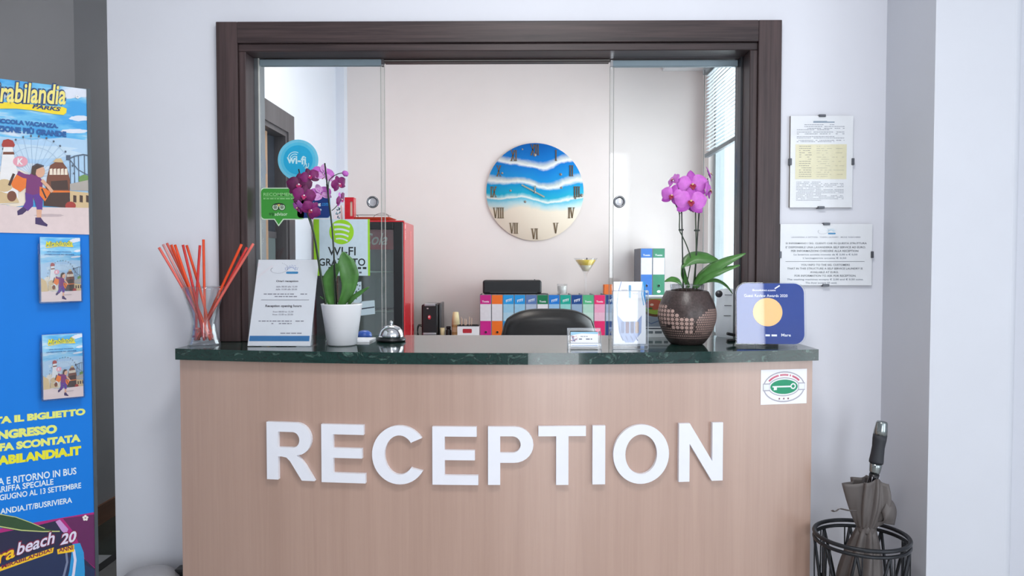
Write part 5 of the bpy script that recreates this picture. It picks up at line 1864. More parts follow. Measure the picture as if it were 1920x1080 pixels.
# paper labels taped to the fridge glass
def fr_label(x0, y0, x1, y1, two, lab):
    p0, p1 = at(x0, y1, FY + 0.003), at(x1, y0, FY + 0.003)
    b = MB()
    f_ = Fr((p0.x, FY + 0.0058, p0.z), (1, 0, 0), (0, 0, 1))
    w_, h_ = p1.x - p0.x, p1.z - p0.z
    b.prism([[(0, 0), (w_, h_ * .12), (w_ * .97, h_), (w_ * .02, h_ * .92)]], ink((206, 222, 230)), f_, 0.0, 0.0008)
    if two:
        b.flat([[(0.002, h_ * .40), (w_ * .96, h_ * .52), (w_ * .96, h_ * .60), (0.002, h_ * .48)]], ink((60, 70, 84)), f_, 0.0011)
    else:
        rnd = random.Random(2)
        for k in range(16):
            u, v = w_ * rnd.uniform(.12, .88), h_ * rnd.uniform(.16, .86)
            b.flat([ell(u, v, w_ * .05, h_ * .04, 7)], ink((90, 106, 110)), f_, 0.0011)
    tag(b.build('fridge_label'), lab, 'label', 'paper labels on the fridge glass')


fr_label(655, 528, 678, 572, False, 'white speckled paper label on the fridge glass behind the orchid leaves')
fr_label(676, 563, 703, 592, True, 'white paper label with a dark line on the fridge glass by the pot rim')

# --- on top of the fridge
ftz = fz + 0.0035
TY = FY + 0.10
b = MB()
tx0, tx1 = at(655, 405, TY).x, at(735, 405, TY).x
M_TRAY = mat('orange_tray', (206, 84, 44), 0.4, 0, 0.05)
b.add([(tx0 + .03, TY - .06, ftz), (tx1 - .05, TY - .06, ftz), (tx1 - .05, TY + .16, ftz), (tx0 + .03, TY + .16, ftz),
       (tx0, TY - .09, ftz + .022), (tx1, TY - .09, ftz + .022), (tx1, TY + .19, ftz + .022), (tx0, TY + .19, ftz + .022),
       (tx0 + .01, TY - .08, ftz + .022), (tx1 - .01, TY - .08, ftz + .022), (tx1 - .01, TY + .18, ftz + .022), (tx0 + .01, TY + .18, ftz + .022),
       (tx0 + .035, TY - .055, ftz + .005), (tx1 - .055, TY - .055, ftz + .005), (tx1 - .055, TY + .155, ftz + .005), (tx0 + .035, TY + .155, ftz + .005)],
      [(0, 3, 2, 1), (0, 1, 5, 4), (1, 2, 6, 5), (2, 3, 7, 6), (3, 0, 4, 7), (4, 5, 9, 8), (5, 6, 10, 9), (6, 7, 11, 10), (7, 4, 8, 11),
       (8, 9, 13, 12), (9, 10, 14, 13), (10, 11, 15, 14), (11, 8, 12, 15), (12, 13, 14, 15)], M_TRAY)
tag(b.build('orange_tray'), 'shallow orange tray lying on top of the red fridge', 'tray')
b = MB()
M_WIRE = mat('wire', (116, 100, 96), 0.35, 0.6)
W_ = lambda x, y, d=0: at(x, y, TY + d)
zb_ = ftz + 0.0068
def onT(x, z, d):
    p = at(x, 400, TY + d)
    return Vector((p.x, TY + d, zb_ + z))


b.tube([onT(672, 0.0, 0), onT(671, .03, 0), onT(668, .034, 0), onT(729, .034, 0)], 0.0022, M_WIRE, 6)
b.tube([onT(672, 0.0, .09), onT(671, .022, .09), onT(700, .022, .09), onT(727, .022, .09)], 0.0018, M_WIRE, 6)
b.tube(smooth_path([onT(697, 0.0, -.02), onT(703, .03, -.01), onT(715, .046, 0), onT(727, .036, .02), onT(729, .0, .04)]), 0.0018, M_WIRE, 6)
b.tube([onT(727, .028, 0), onT(733, .028, 0)], 0.0016, M_WIRE, 6)
tag(b.build('wire_rack'), 'low bent wire rack standing in the orange tray on the fridge', 'wire rack')
b = MB()
ry = FY + 0.004
x0, x1 = at(646.5, 400, ry).x, at(663.5, 400, ry).x
z0, z1 = ftz + 0.0, at(655, 370, ry).z
rb = thing('red_box', 'narrow red box with a pale slot standing at the left on the fridge', 'box', ((x0 + x1) / 2, ry, ftz))
sl0, sl1 = x0 + (x1 - x0) * .60, x0 + (x1 - x0) * .86
b = MB()
b.box((x0, FY - 0.035 + 0.036, z0), (sl0, FY + 0.0075, z1), M_RED)
b.box((sl1, FY + 0.001, z0), (x1, FY + 0.0075, z1), M_RED)
b.box((sl0, FY + 0.001, z0), (sl1, FY + 0.0075, z0 + 0.028), M_RED)
b.box((sl0, FY + 0.001, z1 - 0.026), (sl1, FY + 0.0075, z1), M_RED)
b.build('front', rb)
b = MB(); b.box((sl0 - 0.001, FY + 0.0076, z0 + 0.02), (sl1 + 0.001, FY + 0.009, z1 - 0.02), ink((226, 206, 186))); b.build('slot_sheet', rb)
b = MB(); b.box((x0, FY + 0.0092, z0), (x0 + 0.006, FY + 0.06, z1), M_RED); b.box((x1 - 0.006, FY + 0.0092, z0), (x1, FY + 0.06, z1), M_RED)
b.box((x0, FY + 0.06, z0), (x1, FY + 0.066, z1), M_RED); b.box((x0 + .006, FY + 0.0092, z1 - .006), (x1 - .006, FY + 0.06, z1), M_RED); b.build('body', rb)
x0, x1 = at(627, 400, FY + 0.06).x, at(640, 400, FY + 0.06).x
b = MB(); b.rbox((x0, FY + 0.05, ftz), (x1, FY + 0.11, at(630, 384, FY + 0.05).z), 0.002, M_PAPER, seg=1)
tf_ = Fr((x0, FY + 0.0498, ftz), (1, 0, 0), (0, 0, 1))
rnd = random.Random(6)
for k in range(16):
    u, v = (x1 - x0) * rnd.uniform(.25, .9), rnd.uniform(.015, .085)
    b.flat([ell(u, v, .004, .005, 7)], ink(rnd.choice([(30, 130, 150), (50, 60, 90), (130, 190, 200)])), tf_, 0.0005)
tag(b.build('patterned_carton'), 'small white carton with teal print beside the red box on the fridge', 'carton')

# --- back sideboard and what stands on it
DZ = 0.83
BY = 5.09
dk_ = thing('office_sideboard', 'long grey sideboard along the office back wall under the binders', 'sideboard', (0.3, 5.2, 0))
M_DESK = mat('grey_laminate', (150, 146, 144), 0.5, 0, 0.04, 8)
b = MB(); b.rbox((-0.72, 4.98, DZ - 0.03), (1.28, 5.398, DZ), 0.003, M_DESK, seg=1); b.build('top', dk_)
b = MB(); b.box((-0.70, 5.02, 0.0), (1.26, 5.39, DZ - 0.0302), M_DESK); b.build('body', dk_)
for k in range(4):
    b = MB(); b.rbox((-0.69 + k * 0.4875, 5.001, 0.06), (-0.2125 + k * 0.4875, 5.0198, DZ - 0.04), 0.002, M_WHITE, seg=1); dd = b.build('door', dk_)
    b = MB(); b.tube([(-0.27 + k * 0.4875, 4.99, 0.6), (-0.27 + k * 0.4875, 4.99, 0.72)], 0.005, M_STEEL, 8); b.build('handle', dd)
DZ += 0.0004

cols = [((196, 20, 128), 0, 'magenta'), ((240, 112, 24), 0, 'orange'), ((24, 150, 218), 1, 'light blue'), ((24, 146, 216), 1, 'light blue'), ((88, 116, 168), 1, 'slate blue'),
        ((0, 112, 70), 0, 'dark green'), ((18, 116, 200), 1, 'mid blue'), ((0, 158, 138), 1, 'teal'), ((6, 62, 128), 1, 'navy blue'), ((76, 168, 116), 0, 'pale green'),
        ((222, 30, 100), 0, 'pink'), ((24, 60, 116), 1, 'navy')]
labs = ['magenta lever-arch binder at the left end of the row', 'orange lever-arch binder second in the row beside the magenta one', 'light blue binder next to the orange one',
        'light blue binder next to the slate one', 'slate blue binder between light blue and dark green', 'dark green binder in the row above the chair back',
        'bright mid blue binder between dark green and teal', 'teal binder between the blue and the navy one', 'navy blue binder between teal and pale green',
        'pale green binder next to the pink one', 'pink binder near the right end of the row', 'navy binder at the right end of the row by the glass edge']
body_c = {0: (206, 206, 210)}


def binder(x0, x1, y0, z0, hgt, rgb, tint, label, group, style, logo):
    t = thing('binder', label, 'binder', ((x0 + x1) / 2, y0 + 0.14, z0), group)
    mcol = mat('binder_%d_%d_%d' % rgb, rgb, 0.4, 0, 0.03, 12)
    mside = mat('binder_board', (124, 126, 134), 0.6, 0, 0.1, 60)
    b = MB()
    b.rbox((x0, y0, z0), (x1, y0 + 0.004, z0 + hgt), 0.001, mside, seg=1)
    b.box((x0, y0 + 0.004, z0), (x0 + 0.003, y0 + 0.285, z0 + hgt), mside)
    b.box((x1 - 0.003, y0 + 0.004, z0), (x1, y0 + 0.285, z0 + hgt), mside)
    b.build('cover', t)
    b = MB(); b.box((x0 + 0.004, y0 + 0.01, z0 + 0.01), (x1 - 0.004, y0 + 0.275, z0 + hgt - 0.012), M_PAPER); b.build('papers', t)
    f_ = Fr((x0, y0 - 0.0001, z0), (1, 0, 0), (0, 0, 1))
    w_ = x1 - x0
    b = MB()
    e_ = 0.003
    b.rect(f_, e_, 0.002, w_ - e_, hgt - 0.002, mcol, 0.0002)
    b.rect(f_, e_, hgt * .44, w_ - e_, hgt * .80, ink(tuple(int(c_ * .25 + 222 * .75) for c_ in rgb) if style else (222, 218, 222)), 0.0004)
    if style:
        b.rect(f_, e_, hgt * .62, w_ - e_, hgt * .80, ink(tuple(int(c_ * .38 + 226 * .62) for c_ in rgb)), 0.0005)
    W1 = ink((240, 242, 246))
    if logo == 'ttf':
        for (dx, dy) in ((.26, .862), (.40, .87), (.54, .88), (.68, .885)):
            b.flat([stroke([(w_ * dx, hgt * (dy + .018)), (w_ * (dx + .12), hgt * (dy + .03))], .0045)], W1, f_, 0.0004)
            b.flat([stroke([(w_ * (dx + .06), hgt * (dy + .024)), (w_ * (dx + .04), hgt * (dy - .022))], .004)], W1, f_, 0.0004)
    elif logo:
        b.textbox(f_, logo, w_ * .20, hgt * .835, w_ * .80, hgt * .875, W1, lift=0.0004, bold=0.02, res=2)
    b.build('spine_label', t)
    b = MB()
    pc = f_.p(w_ * .52, hgt * .20, 0.0006)
    b.lathe([(0.008, 0), (0.0125, 0), (0.0125, 0.0015), (0.008, 0.001)], M_STEEL if sum(rgb) < 0 else mcol, pc, 20, rot_to((0, -1, 0)))
    b.lathe([(0, 0.0004), (0.0085, 0.0004)], M_BLACK, pc, 20, rot_to((0, -1, 0)))
    b.build('finger_ring', t)
    b = MB()
    b.flat([ell(w_ * .52, hgt * .075, .013, .009, 16)], W1, f_, 0.0006)
    b.build('maker_badge', t)
    return t


starts = [899.5, 921.5, 942.8, 964, 985.3, 1006.8, 1028.2, 1049.5, 1070.8, 1092, 1113.5, 1135]
lg = ['Tonic', '', 'ttf', 'ttf', 'ttf', 'Tonic', 'ttf', 'ttf', 'ttf', 'Tonic', 'Tonic', 'ttf']
lg = ['Tonic' if l == 'Tonic' else l for l in lg]
for k, sx0 in enumerate(starts):
    xa = at(sx0, 600, BY).x + 0.0004
    xb = at(starts[k + 1], 600, BY).x - 0.0004 if k + 1 < len(starts) else at(sx0 + 21.3, 600, BY).x
    t = binder(xa, xb, BY, DZ, 0.32, cols[k][0], 0, labs[k], 'lever-arch binders in the row on the sideboard', cols[k][1] or k in (9, 10), lg[k])
    if k == 0:
        f_ = Fr((xa, BY - 0.0001, DZ), (1, 0, 0), (0, 0, 1))
BTZ = DZ + 0.3204

# printer on the binders
x0, x1 = at(905, 540, BY + 0.01).x, at(1015.5, 540, BY + 0.01).x
h_ = at(960, 525.5, BY + 0.01).z - BTZ
pr = thing('portable_printer', 'black portable printer lying across the left binders', 'printer', ((x0 + x1) / 2, BY + 0.1, BTZ))
b = MB(); b.rbox((x0, BY + 0.01, BTZ + 0.004), (x1, BY + 0.20, BTZ + h_), 0.014, M_BLACK, seg=4); b.build('body', pr)
b = MB(); b.box((x0 + 0.05, BY + 0.0075, BTZ + 0.012), (x1 - 0.03, BY + 0.0108, BTZ + 0.017), mat('grey_slot', (70, 70, 74), 0.4)); b.build('paper_slot', pr)
b = MB(); b.box((x1 - 0.05, BY + 0.09, BTZ + h_ - 0.002), (x1 - 0.042, BY + 0.10, BTZ + h_ + 0.005), M_BLACK); b.build('switch', pr)
f_ = Fr((x0, BY + 0.0098, BTZ), (1, 0, 0), (0, 0, 1))
b = MB(); word_rows(b, f_, (x1 - x0) * .40, (x1 - x0) * .48, h_ * .77, h_ * .06, ink((200, 204, 210)), 2, 0.0006); b.build('maker_mark', pr)
b = MB(); b.box((x0 + 0.01, BY + 0.02, BTZ), (x1 + 0.035, BY + 0.18, BTZ + 0.0038), mat('dark_mat', (80, 80, 82), 0.6)); b.build('underlay', pr)

# tumbler, cocktail glass, orange box on the binders
gx0 = at(1054, 548, BY + 0.08)
tb = thing('candle_glass', 'small clear tumbler with white candle standing on the binders', 'candle', (gx0.x, BY + 0.08, BTZ))
b = MB(); b.lathe([(0, 0.004), (0.030, 0.004), (0.034, 0.072), (0.0365, 0.072), (0.033, 0.0), (0, 0)], M_TUMB, (gx0.x, BY + 0.08, BTZ), 28); b.build('glass', tb)
b = MB(); b.lathe([(0, 0.005), (0.029, 0.005), (0.0325, 0.058), (0, 0.056)], mat('white_wax', (236, 234, 228), 0.5), (gx0.x, BY + 0.08, BTZ), 24); b.build('candle_wax', tb)
gx0 = at(1098, 548, BY + 0.08)
GP = Vector((gx0.x, BY + 0.08, BTZ))
ck = thing('cocktail_glass', 'cone cocktail glass with yellow filling standing on the binders', 'cocktail glass', tuple(GP))
k_ = 5.17 / 1400
zr = at(1098, 484, BY + 0.08).z - BTZ
b = MB()
b.lathe([(0.0, 0.0), (0.040, 0.0), (0.041, 0.003), (0.012, 0.008), (0.007, 0.02), (0.007, zr * .42), (0.013, zr * .58), (0.022, zr * .62), (0.083, zr), (0.0815, zr), (0.020, zr * .635), (0, zr * .62)], M_TUMB, GP, 40)
b.build('glass', ck)
b = MB(); b.lathe([(0, zr * .80), (0.044, zr * .80), (0.071, zr * .945), (0.060, zr * .955), (0, zr * .955)], mat('yellow_filling', (250, 212, 8), 0.4, 0, 0.08), GP, 36); b.build('yellow_filling', ck)
b = MB(); b.lathe([(0, zr * .64), (0.018, zr * .64), (0.0435, zr * .798), (0, zr * .798)], mat('pale_filling', (214, 206, 178), 0.5, 0, 0.12, 60), GP, 32); b.build('pale_filling', ck)
b = MB(); b.lathe([(0, 0), (0.006, 0.002), (0.004, 0.012), (0, 0.014)], mat('dark_clove', (60, 50, 44), 0.7), GP + Vector((0.006, -0.02, zr * .957)), 10); b.build('garnish', ck)
x0, x1 = at(1132.5, 545, BY + 0.05).x, at(1150, 545, BY + 0.05).x
b = MB(); b.rbox((x0, BY + 0.05, BTZ), (x1, BY + 0.12, BTZ + 0.068), 0.003, mat('orange_card', (218, 108, 40), 0.5, 0, 0.06), seg=1)
tag(b.build('orange_carton'), 'small orange carton on the right end of the binders', 'carton')

# coffee machine
MY = 5.06
x0, x1 = at(787, 600, MY).x, at(822, 600, MY).x
zt_ = at(800, 571, MY).z
cm = thing('coffee_machine', 'narrow black capsule coffee machine beside the red fridge', 'coffee machine', ((x0 + x1) / 2, MY + 0.12, DZ))
b = MB(); b.rbox((x0 + 0.012, MY, DZ), (x1 - 0.006, MY + 0.25, zt_), 0.010, M_BLACK, seg=3); b.build('body', cm)
b = MB(); b.rbox((x1 - 0.004, MY + 0.06, DZ), (x1 + 0.014, MY + 0.25, zt_ + 0.008), 0.006, mat('grey_tank', (88, 86, 88), 0.3), seg=2); b.build('water_tank', cm)
b = MB(); b.rbox((x0 + 0.03, MY - 0.006, zt_ - 0.012), (x1 - 0.02, MY + 0.16, zt_ + 0.006), 0.004, M_STEEL, seg=2); b.build('lever', cm)
b = MB(); b.rbox((x0 + 0.016, MY - 0.09, DZ), (x1 - 0.008, MY - 0.0005, DZ + 0.022), 0.004, M_BLACK, seg=2)
b.rbox((x0 + 0.02, MY - 0.02, DZ + 0.045), (x1 - 0.012, MY - 0.0004, DZ + 0.065), 0.006, M_STEEL, seg=2); b.build('drip_tray', cm)
f_ = Fr((x0, MY - 0.0002, DZ), (1, 0, 0), (0, 0, 1))
ww = x1 - x0
b = MB(); b.flat([ell(ww * .52, (zt_ - DZ) * .66, .011, .015, 18)], ink((200, 40, 60)), f_, 0.0006)
b.flat([ell(ww * .50, (zt_ - DZ) * .67, .005, .007, 12)], ink((240, 220, 220)), f_, 0.0009)
b.flat([rrect(ww * .38, (zt_ - DZ) * .88, ww * .47, (zt_ - DZ) * .91, .001)], ink((200, 190, 190)), f_, 0.0006); b.build('emblem', cm)
b = MB()
b.tube(smooth_path([(x0 + 0.012, MY + 0.2, DZ + 0.07), (x0 - 0.02, MY + 0.12, DZ + 0.10), (x0 - 0.026, MY + 0.08, DZ + 0.05), (x0 - 0.012, MY + 0.02, DZ + 0.015), (x0 - 0.025, MY + 0.05, DZ + 0.004)]), 0.0035, M_BLACKM, 6)
b.tube(smooth_path([(x0 + 0.012, MY + 0.21, DZ + 0.09), (x0 - 0.028, MY + 0.16, DZ + 0.104), (x0 - 0.03, MY + 0.1, DZ + 0.07), (x0 - 0.016, MY + 0.08, DZ + 0.03)]), 0.003, M_BLACKM, 6)
b.build('power_cord', cm)
# paper cups and little items
def cup_stack(px, Y, rtop, rbot, n, top_px, name, lab, m1, m2):
    p = at(px, 620, Y)
    zt = at(px, top_px, Y).z
    H_ = zt - DZ
    ch_ = 0.07
    stepz = (H_ - ch_) / max(1, n - 1)
    t_ = thing(name, lab, 'cups', (p.x, Y, DZ))
    for k in range(n):
        b = MB()
        z_ = k * stepz
        b.lathe([(rtop, z_), (rtop + .0018, z_ + .002), (rbot, z_ + ch_), (0, z_ + ch_)], m1 if k % 3 else m2, (p.x, Y, DZ + .0002), 24)
        b.build('cup', t_)


MC1 = mat('cream_paper_cup', (222, 206, 160), 0.6, 0, 0.05); MC2 = mat('tan_paper_cup', (196, 168, 110), 0.6, 0, 0.05)
cup_stack(854.5, 5.1, 0.026, 0.019, 9, 585, 'cup_stack', 'tall upturned stack of cream paper cups right of the coffee machine', MC1, MC2)
p = at(829.5, 620, 5.1)
b = MB(); b.lathe([(0, .003), (0.012, .003), (0.0155, 0.092), (0.0168, 0.092), (0.0135, 0), (0, 0)], MC1, (p.x, 5.1, DZ), 22)
tag(b.build('paper_cup'), 'single small cream paper cup next to the coffee machine', 'cup')
p = at(841, 620, 5.1)
jar = thing('dark_jar', 'small black lidded jar between the single cup and the cup stack', 'jar', (p.x, 5.1, DZ))
b = MB(); b.lathe([(0, 0), (0.020, 0), (0.021, 0.004), (0.020, 0.075), (0.012, 0.085)], M_BLACK, (p.x, 5.1, DZ), 24); b.build('body', jar)
b = MB(); b.lathe([(0.0, 0.1045), (0.015, 0.1035), (0.016, 0.1), (0.016, 0.086), (0.0, 0.086)], M_BLACKM, (p.x, 5.1, DZ), 20); b.build('lid', jar)
x0, x1 = at(857.5, 620, 5.0).x, at(897.5, 620, 5.0).x
ht = at(880, 610, 5.0).z
wb = thing('sugar_box', 'white open box with a red emblem in front of the magenta binder', 'box', ((x0 + x1) / 2, 5.04, DZ))
b = MB(); 
b.box((x0, 5.0, DZ), (x1, 5.003, ht - .006), M_WHITE); b.box((x0, 5.077, DZ), (x1, 5.08, ht - .006), M_WHITE)
b.box((x0, 5.003, DZ), (x0 + .003, 5.077, ht - .006), M_WHITE); b.box((x1 - .003, 5.003, DZ), (x1, 5.077, ht - .006), M_WHITE)
b.box((x0, 5.003, DZ), (x1, 5.077, DZ + .003), M_WHITE); b.build('box_body', wb)
b = MB()
for lo, hi in (((x0 - .002, 4.998, ht - .006), (x1 + .002, 5.008, ht)), ((x0 - .002, 5.072, ht - .006), (x1 + .002, 5.082, ht)), ((x0 - .002, 5.008, ht - .006), (x0 + .008, 5.072, ht)), ((x1 - .008, 5.008, ht - .006), (x1 + .002, 5.072, ht))):
    b.box(lo, hi, M_BLACK)
b.build('black_rim', wb)
f_ = Fr((x0, 4.9998, DZ), (1, 0, 0), (0, 0, 1))
b = MB(); b.flat([rrect((x1 - x0) * .25, (ht - DZ) * .56, (x1 - x0) * .68, (ht - DZ) * .80, .006)], ink((184, 34, 50)), f_, .0005); b.build('red_emblem', wb)
for k in range(7):
    rnd = random.Random(k)
    xx = x0 + 0.02 + k * 0.011
    b = MB(); b.tube([(xx, 5.04, DZ + 0.004), (xx + rnd.uniform(-.014, .014), 5.045 + rnd.uniform(-.02, .02), ht + rnd.uniform(.03, .06))], 0.0018, mat('wooden_stirrer', (206, 176, 150), 0.6), 5)
    tag(b.build('wooden_stirrer'), 'thin wooden stirrer standing in the white box with the red emblem', 'stirrer', 'wooden stirrers in the white box')

# wall shelf with two binders
wl = thing('wall_shelf', 'white wall shelf carrying the blue and the green binder by the window', 'shelf', (1.0, 5.3, 1.128))
b = MB(); b.rbox((0.76, 5.08, 1.128), (1.28, 5.399, 1.148), 0.002, M_WHITE, seg=1); b.build('board', wl)
b = MB(); b.box((0.80, 5.35, 1.02), (0.82, 5.399, 1.1278), M_STEEL).box((1.22, 5.35, 1.02), (1.24, 5.399, 1.1278), M_STEEL); b.build('bracket', wl)
xs = [at(x, 510, 5.10).x for x in (1201, 1223.5, 1246.5)]
binder(xs[0], xs[1] - .0008, 5.10, 1.1485, 0.318, (58, 118, 196), 0, 'blue binder on the wall shelf, right of the leaflet holder', 'two binders on the wall shelf', 0, 'Tonic')
binder(xs[1], xs[2], 5.10, 1.1485, 0.318, (60, 136, 104), 0, 'green binder on the wall shelf, left of the pink orchid stems', 'two binders on the wall shelf', 0, 'Tonic')

# office chair
CY_ = 3.9
cxc = (at(938, 610, CY_).x + at(1122, 610, CY_).x) / 2
hwid = (at(1122, 610, CY_).x - at(938, 610, CY_).x) / 2
ztop = at(1030, 580.5, CY_).z
M_LEATHER = mat('black_leather', (34, 32, 31), 0.36, 0, 0.25, 9, (1, 1, 5), bmp=0.35)
och = thing('office_chair', 'black leather office chair with its rounded back towards the hatch', 'chair', (cxc, CY_ + 0.25, 0))
b = MB()
nx, nz_ = 28, 20
vs, fs = [], []
zb0 = 0.55
for side in (0, 1):
    for j in range(nz_ + 1):
        for i in range(nx + 1):
            u = -1 + 2 * i / nx
            v = j / nz_
            wv = 0.80 + 0.20 * min(1, v * 1.6)
            zz = zb0 + (ztop - zb0) * v
            e = 4.2
            top = zb0 + (ztop - zb0) * (1 - 0.16 * abs(u) ** 3.4 - (0.30 * max(0, abs(u) - 0.88) ** 1.0 * 4))
            z_ = zb0 + (top - zb0) * v
            edge = (1 - abs(u) ** 6) * (1 - (2 * v - 1) ** 10)
            th = 0.055 * max(0.0, edge) ** 0.5
            y_ = CY_ + 0.045 + 0.05 * (1 - u * u) * -0.6 + (th if side else -th) + 0.03 * (1 - v)
            vs.append((cxc + u * hwid * wv, y_, z_))
k0 = (nx + 1) * (nz_ + 1)
for side in (0, 1):
    for j in range(nz_):
        for i in range(nx):
            a = side * k0 + j * (nx + 1) + i
            f = (a, a + 1, a + nx + 2, a + nx + 1)
            fs.append(f if side == 0 else f[::-1])
b.add(vs, fs, M_LEATHER, True)
b.build('backrest', och)
rim = []
for i in range(41):
    u = -1 + 2 * i / 40
    top = zb0 + (ztop - zb0) * (1 - 0.16 * abs(u) ** 3.4 - (0.30 * max(0, abs(u) - 0.88) * 4))
    rim.append((cxc + u * hwid, CY_ + 0.045 - 0.03 * (1 - u * u), top - 0.001))
b = MB(); b.tube(rim, 0.006, mat('leather_piping', (70, 68, 66), 0.4), 8); b.build('piping', och)
b = MB(); b.rbox((cxc - 0.26, CY_ + 0.10, 0.42), (cxc + 0.26, CY_ + 0.60, 0.53), 0.04, M_LEATHER, seg=4); b.build('seat', och)
b = MB(); b.tube([(cxc, CY_ + 0.35, 0.10), (cxc, CY_ + 0.35, 0.42)], 0.028, M_BLACK, 14); b.box((cxc - .04, CY_ + .03, .40), (cxc + .04, CY_ + .35, .42), M_BLACK)
b.tube([(cxc, CY_ + 0.05, 0.41), (cxc, CY_ + 0.06, 0.60)], 0.02, M_BLACK, 10); b.build('column', och)
for k in range(5):
    an = 2 * PI * k / 5 + 0.3
    b = MB()
    ex, ey = cxc + 0.30 * math.cos(an), CY_ + 0.35 + 0.30 * math.sin(an)
    b.tube([(cxc, CY_ + .35, .11), (ex, ey, .07)], [0.026, 0.016], M_BLACK, 8)
    lg_ = b.build('leg', och)
    b = MB(); b.lathe([(0, -.012), (.026, -.012), (.028, 0), (.026, .012), (0, .012)], M_BLACKM, (ex, ey, .0285), 18, rot_to((math.sin(an), -math.cos(an), 0))); b.build('caster', lg_)

# ------------------------------------------------------------------ sea clock on the back wall
ckp = at(1003, 360, 5.385)
cr = (at(1094.5, 360, 5.385).x - at(912, 360, 5.385).x) / 2
clk = thing('wall_clock', 'round wall clock painted with sea waves over sand on the office back wall', 'clock', (ckp.x, 5.399, ckp.z))
M_SEA, nt, bb = base_nodes('resin_sea_print')
mp = coord(nt)
sep = nt.nodes.new('ShaderNodeSeparateXYZ'); nt.links.new(mp.outputs[0], sep.inputs[0])
def mth(op, a, b_=None):
    n = nt.nodes.new('ShaderNodeMath'); n.operation = op
    for k, x in enumerate((a, b_)):
        if x is None: continue
        if isinstance(x, (int, float)): n.inputs[k].default_value = x
        else: nt.links.new(x, n.inputs[k])
    return n.outputs[0]


X_, Z_ = sep.outputs['X'], sep.outputs['Z']
w1 = mth('MULTIPLY', mth('SINE', mth('ADD', mth('MULTIPLY', X_, 11.0), mth('MULTIPLY', Z_, 6.0))), 0.020)
w2 = mth('MULTIPLY', mth('SINE', mth('MULTIPLY', X_, 23.0)), 0.008)
sag_ = mth('MULTIPLY', mth('MULTIPLY', X_, X_), -0.22)
nzz = noise(nt, mp, 9, 5, 0.6, 0.4)
nd = mth('MULTIPLY', mth('SUBTRACT', nzz.outputs['Fac'], 0.5), 0.05)
tot = mth('ADD', mth('ADD', mth('ADD', Z_, w1), mth('ADD', w2, nd)), sag_)
fac = mth('ADD', mth('DIVIDE', tot, 2 * cr), 0.5)
cS = L3
rr = ramp(nt, fac, [(0.0, cS((236, 220, 200))), (0.30, cS((240, 226, 206))), (0.355, cS((186, 218, 222))), (0.40, cS((96, 188, 212))), (0.415, cS((240, 238, 230))), (0.432, cS((150, 206, 214))),
                    (0.455, cS((28, 168, 200))), (0.545, cS((12, 148, 204))), (0.575, cS((238, 238, 232))), (0.60, cS((190, 200, 200))), (0.635, cS((22, 140, 206))), (0.755, cS((10, 120, 200))),
                    (0.78, cS((240, 238, 234))), (0.805, cS((200, 206, 208))), (0.85, cS((16, 118, 196))), (1.0, cS((6, 96, 176)))])
nt.links.new(rr.outputs[0], bb.inputs['Base Color'])
bb.inputs['Roughness'].default_value = 0.55
bb.inputs['Specular IOR Level'].default_value = 0.2
b = MB()
Mx = rot_to((0, -1, 0))
b.lathe([(0, 0), (cr, 0), (cr, 0.014)], mat('clock_edge', (206, 196, 184), 0.5), (ckp.x, 5.399, ckp.z), 72, Mx)
b.lathe([(cr, 0.014), (cr - 0.002, 0.016), (0, 0.016)], M_SEA, (ckp.x, 5.399, ckp.z), 72, Mx)
b.build('face', clk)
kf = Fr((ckp.x, 5.399 - 0.0162, ckp.z), (1, 0, 0), (0, 0, 1))
M_BRASS = mat('dark_brass_numerals', (104, 84, 58), 0.35, 0.5, 0.1)
STR = {'I': (0.34, [[(0.17, 0), (0.17, 1)]]), 'V': (0.62, [[(0.05, 1), (0.31, 0)], [(0.57, 1), (0.31, 0)]]), 'X': (0.62, [[(0.06, 0), (0.56, 1)], [(0.06, 1), (0.56, 0)]])}
NUM = ['XII', 'I', 'II', 'III', 'IV', 'V', 'VI', 'VII', 'VIII', 'IX', 'X', 'XI']
for k, s_ in enumerate(NUM):
    an = R(90 - 30 * k)
    rr_ = cr * 0.86
    nh = 0.074
    wt = sum(STR[c_][0] for c_ in s_) * nh * 0.62
    u0, v0 = rr_ * math.cos(an) - wt / 2, rr_ * math.sin(an) - nh / 2
    b = MB()
    u = u0
    for c_ in s_:
        cw_, segs = STR[c_]
        for si, sg_ in enumerate(segs):
            thick = 0.0085 if si == 0 else 0.005
            pp = [(u + p[0] * nh * .62, v0 + p[1] * nh) for p in sg_]
            b.prism([stroke(pp, thick)[::-1]], M_BRASS, kf, 0.0002, 0.003)
        for q_ in ((0, 1) if c_ != 'V' else (1,)):
            for p in {round(sg_[0 if sg_[0][1] == q_ else 1][0], 3) for sg_ in segs}:
                b.rect(kf, u + p * nh * .62 - 0.0085, v0 + q_ * nh - 0.0018, u + p * nh * .62 + 0.0085, v0 + q_ * nh + 0.0018, M_BRASS, 0.0032)
        u += cw_ * nh * .62
    b.build('numeral', clk)
for (an, ln, tail, wd) in ((152, 0.108, 0.078, 0.010), (88, 0.045, 0.012, 0.010)):
    a = R(an)
    b = MB()
    d = (math.cos(a), math.sin(a))
    b.prism([stroke([(-d[0] * tail, -d[1] * tail), (d[0] * ln, d[1] * ln)], wd)[::-1]], mat('grey_hand', (150, 156, 140), 0.3, 0.6), kf, 0.006, 0.0075)
    b.build('hand', clk)
b = MB(); b.lathe([(0.008, 0), (0.008, 0.010), (0, 0.011)], M_STEEL, kf.O, 16, Mx); b.build('hub', clk)
rnd = random.Random(5)
b = MB()
